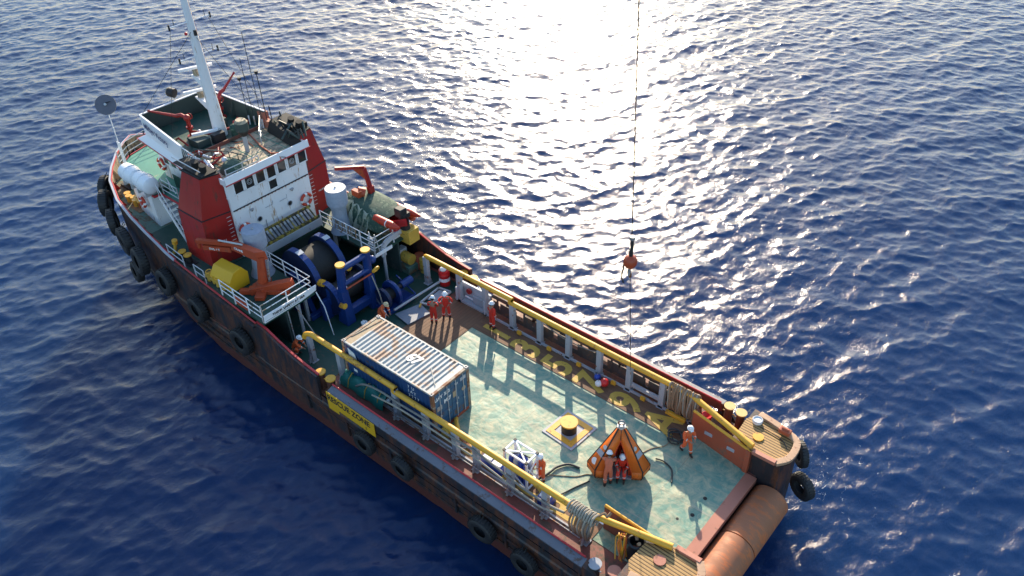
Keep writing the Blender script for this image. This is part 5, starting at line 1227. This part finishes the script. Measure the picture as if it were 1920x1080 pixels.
SIT = dict(pelvis=(0,0,0.50),waist=(0,0,0.66),chest=(0.04,0,0.86),neck=(0.06,0,1.04),head=(0.10,0,1.20),sL=(0.04,0.20,0.98),sR=(0.04,-0.20,0.98),eL=(0.12,0.27,0.74),wL=(0.32,0.20,0.66),eR=(0.12,-0.27,0.74),wR=(0.32,-0.18,0.70),hL=(0.06,0.10,0.50),kL=(0.44,0.14,0.52),aL=(0.46,0.14,0.11),hR=(0.06,-0.10,0.50),kR=(0.44,-0.14,0.52),aR=(0.46,-0.14,0.11))
person('passenger in red suit sitting inside the capsule opening, facing out', (4.16,0.38,0.05), toward((4.45,0.08),(4.1,0.72)), SIT, 'vest_red', 'helmet_white', G1, 0.0)
person('passenger in red suit sitting at the back of the capsule in its shade', (4.70,-0.12,0.12), toward((4.45,0.0),(4.1,0.6)), dict(SIT, head=(0.06,0,1.20)), 'vest_red', 'rope_orange', G1, 0.42)
person('crewman in orange coverall standing behind the white bottle rack', (6.62,2.88,0.035), math.radians(75), dict(ARMS_WORK, head=(0.08,0,1.62)), 'coverall_orange', 'helmet_white', G1)
person('crewman with tan helmet bending forward between the tow gate and the container', (19.95,-0.05,0.012), math.radians(200), dict(pelvis=(-0.10,0,0.86),waist=(0.0,0,0.98),chest=(0.16,0,1.14),neck=(0.28,0,1.28),head=(0.37,0,1.40),sL=(0.18,0.19,1.24),sR=(0.18,-0.19,1.24),eL=(0.34,0.24,1.0),wL=(0.46,0.14,0.8),eR=(0.34,-0.24,1.0),wR=(0.46,-0.14,0.8),hL=(-0.08,0.10,0.84),hR=(-0.08,-0.10,0.84),kL=(0.10,0.12,0.48),kR=(0.08,-0.12,0.48)), 'coverall_orange', 'helmet_tan', G1)
person('crewman in orange coverall crouching inside the port bulwark below the safety board', (21.6,4.45,0.012), math.radians(215), dict(pelvis=(-0.10,0,0.55),waist=(-0.02,0,0.70),chest=(0.14,0,0.88),neck=(0.24,0,1.03),head=(0.32,0,1.16),sL=(0.16,0.19,0.98),sR=(0.16,-0.19,0.98),eL=(0.34,0.24,0.78),wL=(0.5,0.14,0.62),eR=(0.34,-0.24,0.78),wR=(0.5,-0.14,0.62),hL=(-0.08,0.10,0.53),hR=(-0.08,-0.10,0.53),kL=(0.26,0.14,0.52),kR=(0.22,-0.16,0.46),aL=(0.08,0.13,0.09),aR=(-0.04,-0.14,0.09)), 'coverall_orange', 'helmet_white', G1)

# ---------------------------------------------------------------- deck cargo
t = thing('bottle_rack', 'white tubular rack of dark gas bottles standing inside the port crash rail', 'bottle rack', (7.38,3.40,0.03))
X0,X1,Y0,Y1,Z1 = 6.78,7.98,3.0,3.72,1.80
b = MB(t)
for x in (X0,X1):
    for y in (Y0,Y1): b.beam((x,y,0.05),(x,y,Z1),0.09,0.09,'white_clean'); b.beam((x,y,Z1-0.02),(x,y,Z1+0.06),0.12,0.12,'black')
for z in (0.1,Z1):
    for p_,q_ in (((X0,Y0),(X1,Y0)),((X1,Y0),(X1,Y1)),((X1,Y1),(X0,Y1)),((X0,Y1),(X0,Y0))): b.beam((*p_,z),(*q_,z),0.075,0.075,'white_clean')
b.beam((X0,Y0,Z1),(X1,Y1,Z1),0.06,0.06,'white_clean'); b.beam((X0,Y1,Z1),(X1,Y0,Z1),0.06,0.06,'white_clean')
b.beam((X0,Y0,0.3),(X0,Y1,1.5),0.06,0.06,'white_clean'); b.beam((X0,Y1,0.9),(X0,Y0,1.5),0.05,0.05,'white_clean'); b.beam((X0,Y1,0.1),(X1,Y1,0.9),0.05,0.05,'white_clean'); b.build('frame', t)
for i in range(4):
    for j in range(2):
        x, y = X0+0.2+i*0.27, Y0+0.2+j*0.33
        b = MB(t); b.lathe([(0,0.08),(0.11,0.08),(0.115,0.12),(0.115,1.25),(0.07,1.4),(0.03,1.44),(0.03,1.52),(0,1.52)],(x,y,0.03),(0,0,1),'blue_plastic' if (i+j)%3 else 'grey_light',14)
        b.build('gas_bottle', t)
b = MB(t); b.tube([(X0+0.2,Y0+0.2,1.55),(X0+0.7,Y0+0.35,1.66),(X1-0.2,Y1-0.2,1.55)],0.03,'black',6); b.build('manifold', t)
for i,(x,y,l_) in enumerate(((9.0,3.55,'blue and white drum pack lying forward of the bottle rack'),(8.45,3.6,'blue and white drum pack squeezed against the bottle rack'),(5.75,3.65,'blue crate with white lid aft of the bottle rack'))):
    t = thing('chemical_crate', l_, 'crate', (x,y,0.035), 0.05*i, 'blue crates beside the port rail')
    b = MB(); b.box(-0.3,0.3,-0.3,0.3,0.0,0.5,'blue_plastic'); b.build('crate_body', t, 0.02)
    b = MB(); b.box(-0.24,0.24,-0.24,0.24,0.505,0.56,'marking_white'); b.build('lid', t, 0.015)
# teal covered machinery between container and rail
b = MB(); b.o = Vector((16.6,3.8,0.3)); random.seed(21); rows = []
for i in range(17):
    x = 18.2-3.1*i/16; h = 0.62+0.12*math.sin(i*1.3)+random.uniform(-.06,.06)
    rows.append([(x, 4.0-0.42*math.cos(PI*k/8)*(1+0.1*math.sin(i)), 0.05+h*math.sin(PI*k/8)*(1+random.uniform(-.08,.08))) for k in range(9)])
b.add([p for l in rows for p in l], [(i*9+k,i*9+k+1,(i+1)*9+k+1,(i+1)*9+k) for i in range(16) for k in range(8)], 'teal', True)
for x in (17.6,16.4,15.5): b.tube([(x,3.6,0.1),(x,3.8,0.62),(x+0.02,4.0,0.75),(x,4.3,0.55),(x,4.42,0.1)],0.025,'yellow_old',6)
b.ball((15.1,4.0,0.45),0.12,'marking_white',10,6)
tag(b.build('tarpaulined_hose_bundle'), 'long teal tarpaulin-wrapped bundle between the container and port rail', 'covered bundle')
# hoses
def hose(name, label, pts, r, m, cat='hose', n=6, group=None):
    b = MB(); pp = [Vector(p) for p in pts]; b.o = pp[0].copy(); b.tube(smooth_path(pp, n), r, m, 8); return tag(b.build(name), label, cat, group)
hose('cargo_hose', 'long grey cargo hose slung along the outside of the port rail posts', [(17.0,4.34,0.5),(16.2,4.36,1.1),(15.0,4.36,1.35),(13.9,4.34,1.3),(12.3,4.36,1.42),(10.5,4.36,1.40),(9.2,4.34,1.45),(7.8,4.36,1.30),(6.4,4.38,1.15),(5.2,4.36,1.1),(4.3,4.34,1.25)], 0.055, 'hose')
hose('cargo_hose', 'second grey hose sagging just outboard of the long one along the port rail', [(15.6,4.50,0.9),(14.0,4.48,1.15),(12.4,4.48,1.22),(10.6,4.50,1.25),(9.0,4.48,1.22),(7.2,4.50,1.0),(5.6,4.50,0.85),(4.8,4.45,1.0)], 0.045, 'rope_grey')
hose('air_hose', 'thick black hose end curling on the deck right of the bottle rack', [(6.7,2.75,0.06),(6.6,2.3,0.10),(6.55,1.9,0.09),(6.25,1.45,0.08),(5.75,1.3,0.07)], 0.055, 'hose_black')
hose('tag_line', 'thin brown line running over the green deck from the rack to the capsule', [(6.7,2.5,0.04),(6.1,2.1,0.03),(5.6,1.75,0.03),(5.3,1.35,0.03),(4.95,1.2,0.03)], 0.018, 'rope', 'line')
hose('tag_line', 'thin brown line running from the capsule towards the starboard letters', [(4.1,-1.2,0.03),(3.9,-1.7,0.03),(3.55,-2.15,0.04),(3.5,-2.6,0.05)], 0.018, 'rope', 'line')
hose('air_hose', 'dark hose trailing from the port strip to the foot of the capsule', [(6.1,3.5,0.06),(5.6,3.1,0.06),(5.3,2.3,0.05),(5.0,1.6,0.05)], 0.035, 'hose_black')
hose('air_hose', 'black hose arcing over the deck between the capsule and the stern gate', [(3.45,-1.25,0.06),(3.1,-1.35,0.06),(2.6,-1.2,0.05),(2.3,-0.75,0.05),(2.2,-0.55,0.05)], 0.035, 'hose_black')
b = MB(); b.o = Vector((3.3,-2.9,0.05)); random.seed(6); pts = []
for k in range(70): th = k*0.38; r = 0.30+0.10*math.sin(k*0.5); pts.append((3.35+r*math.cos(th)*1.1, -2.85+r*math.sin(th), 0.05+0.004*k))
b.tube(pts, 0.03, 'hose_black', 6); tag(b.build('hose_coil'), 'coil of black hose at the feet of the walking crewman near the letter A', 'hose coil')
# mooring rope hanging in bights over the starboard crash rail
b = MB(); b.o = Vector((3.9,-4.2,0.8)); random.seed(31)
for k in range(22):
    x = 4.60-k*0.07; w = 0.20+0.09*random.random(); zt_ = 1.88; zb_ = random.uniform(0.05,0.35); pts = []
    for a in range(17):
        th = 2*PI*a/16; zc = (zt_+zb_)/2; pts.append((x+0.05*math.sin(th*2+k)+random.uniform(-.02,.02), -4.16+w*math.sin(th)*(1.1 if math.cos(th) < 0 else 0.9), zc+(zt_-zb_)/2*math.cos(th)))
    b.tube(pts[:-1], 0.045, 'rope' if k%4 else 'rope_grey', 6, True)
tag(b.build('mooring_rope'), 'thick tan rope hanging in a bunch of loops over the starboard crash rail', 'rope')
# rope wound round the port crash rail
b = MB(); b.o = Vector((3.7,4.1,1.6)); random.seed(32); pts = []
for k in range(110): th = k*0.62; pts.append((4.15-0.0115*k, 4.13+0.25*math.cos(th)+random.uniform(-.02,.02), 1.66+0.26*math.sin(th)+random.uniform(-.02,.02)))
b.tube(pts, 0.05, 'rope_grey', 6)
for k in range(7): x = 3.9-0.13*k; b.tube(smooth_path([(x,4.0,1.9),(x,4.4,1.6),(x+0.08,4.45,1.0),(x,4.35,0.45),(x-0.1,4.2,1.0),(x-0.05,4.0,1.5)],4), 0.045, 'rope_grey' if k%2 else 'rope', 6)
b.tube(smooth_path([(2.9,4.0,1.85),(2.75,3.8,1.95),(2.6,3.85,1.9),(2.55,3.65,2.0)],4),0.06,'rope',6)
tag(b.build('mooring_rope'), 'grey-brown rope wound tightly round the port crash rail near the stern', 'rope')
# coloured floats
for (x,y,z,r,m,l_) in ((8.40,-3.75,0.22,0.17,'blue_plastic','small blue ball float by the starboard rail, behind the white one'),(8.10,-3.40,0.22,0.17,'marking_white','small white ball float between the painted 7 and the blue float'),(7.90,-3.62,0.24,0.22,'red_plastic','red ball float, the largest of the three by the starboard rail')):
    t = thing('ball_float', l_, 'float', (x,y,0.035), 0, 'three ball floats on the starboard timber')
    b = MB(t); b.ball((x,y,z),r,m,18,12); b.build('float_shell', t); b = MB(t); b.torus((x,y,z+r+0.02),(1,0,0),0.04,0.014,'steel',12,6); b.build('lifting_ring', t)
# black tag line hung from the timber bumper, shackle plates and lashing chains along the rails
for i, x in enumerate((13.6,11.6,9.7,7.6,5.9)):
    b = MB(); b.o = Vector((x,-4.0,0.05)); b.box(x-0.12,x+0.12,-4.02,-3.9,0.04,0.24,'yellow'); b.torus((x,-3.9,0.2),(0,1,0.3),0.09,0.025,'yellow',14,6)
    o = b.build('lashing_point'); o.parent = ship; o.location = (x,-4.0,0.05)
b = MB(ship); b.box(3.55,4.6,-4.02,-3.86,0.06,0.26,'yellow'); b.build('deck_stopper', ship, 0.02)
b = MB(); b.o = Vector((10.8,3.5,0.1)); random.seed(14)
for k in range(10): b.tube([(11.3-random.uniform(0,.9),3.2+random.uniform(0,.7),0.08),(11.0-random.uniform(0,.8),3.3+random.uniform(0,.6),0.2),(10.8-random.uniform(0,.7),3.4+random.uniform(0,.5),0.08)],0.035,'steel' if k%2 else 'orange_rust',6)
tag(b.build('lashing_chain'), 'heap of rusty lashing chain aft of the container on the port strip', 'chain')
b = MB(); b.o = Vector((11.8,3.1,0.0)); b.tube([(12.0,2.6,0.1),(11.7,2.9,0.35),(11.3,3.2,0.4),(11.1,3.6,0.15)],0.11,'yellow',10); b.box(11.5,11.9,3.3,3.7,0.03,0.4,'yellow_old')
tag(b.build('yellow_fitting'), 'bent yellow pipe fitting at the after corner of the container', 'fitting')
for i,(x,y) in enumerate(((20.45,0.75),(20.3,-0.45))):
    t = thing('paint_pail', ('white pail on the deck just aft of the port tow gate post','white pail on the deck close to the bending crewman')[i], 'pail', (x,y,0.0), 0, 'white pails by the tow gate')
    b = MB(t); b.lathe([(0,0),(0.15,0),(0.18,0.36),(0.16,0.38),(0,0.36)],(x,y,0),(0,0,1),'marking_white',18); b.build('pail_body', t); b = MB(t); b.tube([(x-0.17,y,0.36),(x-0.1,y,0.5),(x+0.1,y,0.5),(x+0.17,y,0.36)],0.01,'steel',5); b.build('handle', t)
# port quarter: rope buoy, tyre on capstan, red pail by the starboard gate
t = thing('rope_capstan', 'black rope-filled capstan standing on the port quarter platform edge', 'capstan', (1.25,3.75,0.6))
b = MB(t); b.lathe([(0.42,0),(0.36,0.2),(0.26,0.45),(0.30,0.75),(0.36,0.85),(0.28,0.9)],(1.25,3.75,0.55),(0,0,1),'black',24); b.build('drum', t)
b = MB(t); b.cyl((1.3,3.65,1.35),(1.5,3.45,1.62),0.07,'rope',8); b.cyl((1.15,3.8,1.35),(1.05,3.9,1.6),0.07,'rope',8); b.build('rope_end', t)
b = MB(); b.o = Vector((1.6,4.1,0.9)); random.seed(17)
for k in range(16):
    x, y = 1.75+random.uniform(-.14,.14), 4.05+random.uniform(-.14,.14)
    b.tube(smooth_path([(x,y,1.75+random.uniform(-.05,.05)),(x+random.uniform(-.14,.14),y+random.uniform(-.1,.14),1.3),(x-0.2+random.uniform(-.15,.1),y+0.25+random.uniform(-.1,.1),0.7)],4),0.028,'yellow' if k%3 else 'rope_orange',5)
tag(b.build('rope_bundle'), 'hank of yellow and orange rope hanging beside the port capstan', 'rope')
t = thing('red_pail', 'red plastic bin between the stern gate and starboard crash rail', 'bin', (2.75,-4.35,0.01))
b = MB(t); b.lathe([(0,0),(0.2,0),(0.25,0.75),(0.22,0.77),(0,0.6)],(2.75,-4.35,0.01),(0,0,1),'red_plastic',18); b.build('bin_body', t)
b = MB(); b.o = Vector((0.6,-4.7,1.46)); b.cyl((0.55,-4.75,1.47),(0.55,-4.75,1.60),0.22,'marking_white',18); b.torus((0.55,-4.75,1.6),(0,0,1),0.2,0.04,'grey_light',18,6); tag(b.build('hatch_cover'), 'white round hatch cover on the forward end of the starboard grating', 'hatch')
b = MB(); b.o = Vector((-0.7,-4.75,1.6)); b.box(-0.95,-0.45,-4.95,-4.65,1.58,1.78,'gate_red'); b.cyl((-0.85,-4.8,1.78),(-0.55,-4.8,1.78),0.08,'gate_red',10); tag(b.build('stern_fairlead', None, 0.02), 'small red fairlead on the outer edge of the starboard quarter platform', 'fairlead')
hose('steel_wire', 'dark wire lying along the outer edge of the starboard grating', [(0.3,-4.55,1.5),(-0.3,-4.5,1.5),(-0.8,-4.4,1.5),(-1.15,-4.1,1.5)], 0.02, 'wire', 'wire')

# crane hook hanging from the platform above
t = thing('crane_hook', 'orange crane hook ball hanging on a long wire over the sea side of the deck', 'crane hook', (6.5,-2.84,8.6))
b = MB(t); b.tube([(6.5,-2.81,10.0),(6.5,-2.1,19.6),(6.5,-0.75,42.0)],0.022,'wire',6); b.build('hoist_wire', t)
b = MB(t); b.tube([(6.48,-2.82,9.9),(6.46,-2.83,9.3)],0.07,'wire',8); b.cyl((6.47,-2.82,9.75),(6.47,-2.82,9.9),0.12,'steel',12); b.build('swivel', t)
b = MB(t); b.ball((6.5,-2.84,8.62),0.29,'orange_crane',20,14,(1,1,1.1)); b.cyl((6.5,-2.84,8.9),(6.5,-2.84,9.3),0.09,'black',10); b.build('weight_ball', t)
b = MB(t); b.torus((6.5,-2.84,8.02),(0.6,0.8,0),0.15,0.05,'steel',18,8); b.cyl((6.5,-2.84,8.15),(6.5,-2.84,8.35),0.06,'steel',8); b.build('hook', t)
b = MB(t); b.tube([(6.5,-2.9,7.9),(6.5,-3.38,3.86),(6.5,-3.6,1.9)],0.014,'wire',5); b.tube([(6.7,-2.7,8.6),(6.75,-2.65,7.8),(6.7,-2.75,7.5)],0.035,'black',6); b.build('tag_line', t)

# ---------------------------------------------------------------- tyre fenders
def tyre_proto():
    t = thing('tyre_fender', '', 'tyre fender', (0,0,0), 0, 'black tyre fenders hung along the hull')
    b = MB(); pr = [(0.46,-0.26),(0.62,-0.34),(0.84,-0.34),(0.95,-0.26),(1.0,-0.1),(1.0,0.1),(0.95,0.26),(0.84,0.34),(0.62,0.34),(0.46,0.26),(0.50,0.22),(0.72,0.26),(0.80,0.1),(0.80,-0.1),(0.72,-0.26),(0.50,-0.22)]
    b.lathe(pr, (0,0,0), (0,1,0), 'rubber', 36, True); b.build('carcass', t)
    b = MB()
    for k in range(28): th = 2*PI*k/28; b.cbox((math.cos(th)*0.995,0.0,math.sin(th)*0.995),(0.05,0.50,0.12),'rubber',ry=-th)
    b.build('tread', t)
    b = MB(); b.tube([(0.0,-0.30,0.5),(0.0,-0.1,0.98),(0,-0.38,1.25)],0.03,'soot',6); b.tube([(0.25,-0.30,0.42),(0.3,-0.1,0.94),(0.2,-0.38,1.3)],0.03,'soot',6); b.build('chain', t)
    return t
TY = [((41.4,3.4,2.2),0.95,52,'foremost tyre fender, at the tip of the port bow'),((39.9,4.3,2.1),1.0,36,'second tyre fender from the port bow tip'),((38.0,4.95,1.8),1.0,24,'third tyre fender down the port bow'),((36.0,5.38,1.5),1.05,14,'fourth tyre fender, below the lower deckhouse'),((34.0,5.72,1.15),1.05,10,'fifth tyre fender, below the white stairs'),
      ((31.65,5.66,0.7),0.98,4,'big ring tyre fender below the port mooring bitts'),((28.5,5.72,0.35),0.95,2,'tyre fender on the hull below the red funnel'),((24.4,5.78,0.3),0.95,0,'tyre fender on the hull below the end of the port wing deck'),
      ((14.87,5.92,-0.72),0.66,0,'small tyre fender just aft of the yellow rescue sign'),((12.31,5.92,-0.62),0.66,0,'second small tyre fender aft of the yellow rescue sign'),((7.46,5.92,-0.92),0.68,0,'small tyre fender abreast the bottle rack'),((5.15,5.92,-1.15),0.68,0,'aftmost small tyre fender on the port side'),
      ((35.2,5.65,-0.2),0.7,9,'lower tyre fender tucked under the port bow'),
      ((-1.45,-5.35,0.25),0.62,-135,'upper tyre fender on the starboard stern corner'),((-2.0,-4.85,-1.05),0.66,-115,'lower tyre fender on the starboard stern corner, at the water')]
pt = tyre_proto()
for i, (lc, R, a, l_) in enumerate(TY):
    if i == 0: o = pt; o.location = lc; o['label'] = l_
    else: o = dup(pt, lc, None, l_)
    R *= 0.82 if i < 8 else 0.95; o.scale = (R*random.uniform(.94,1.06),R*random.uniform(.85,1.05),R)
    o.rotation_euler = (math.radians(random.uniform(-7,5)),0,-math.radians(a)+random.uniform(-.07,.07)) if i < 13 else (0,0,math.radians(a-90))

# rescue zone board on the port bulwark, with its lettering
t = thing('rescue_zone_sign', 'yellow RESCUE ZONE board fixed outside the port bulwark', 'sign', (15.9,5.70,0.2))
b = MB(t)
pl = [(17.50,0.93),(14.15,0.86),(14.15,0.02),(16.75,0.06),(16.75,-0.18),(17.50,-0.20)]
b.extrude([(x,5.715,z) for x,z in pl],(0,0.03,0),'yellow_plain'); b.build('board', t)
b = MB(t); b.text('RESCUE ZONE', 0.50, (15.95,5.752,0.60), (-1,0,0.012), (0,0,1), 'marking_black', 0.003, 0.012, sx=0.93); b.text('Z', 0.2, (14.75,5.752,0.22), (-1,0,0), (0,0,1), 'marking_black', 0.003); b.build('lettering', t)

# hard edges stay hard on every smooth-shaded mesh
for me in bpy.data.meshes:
    if me.name.startswith('water') or not len(me.polygons): continue
    try: me.set_sharp_from_angle(angle=math.radians(38))
    except Exception: pass
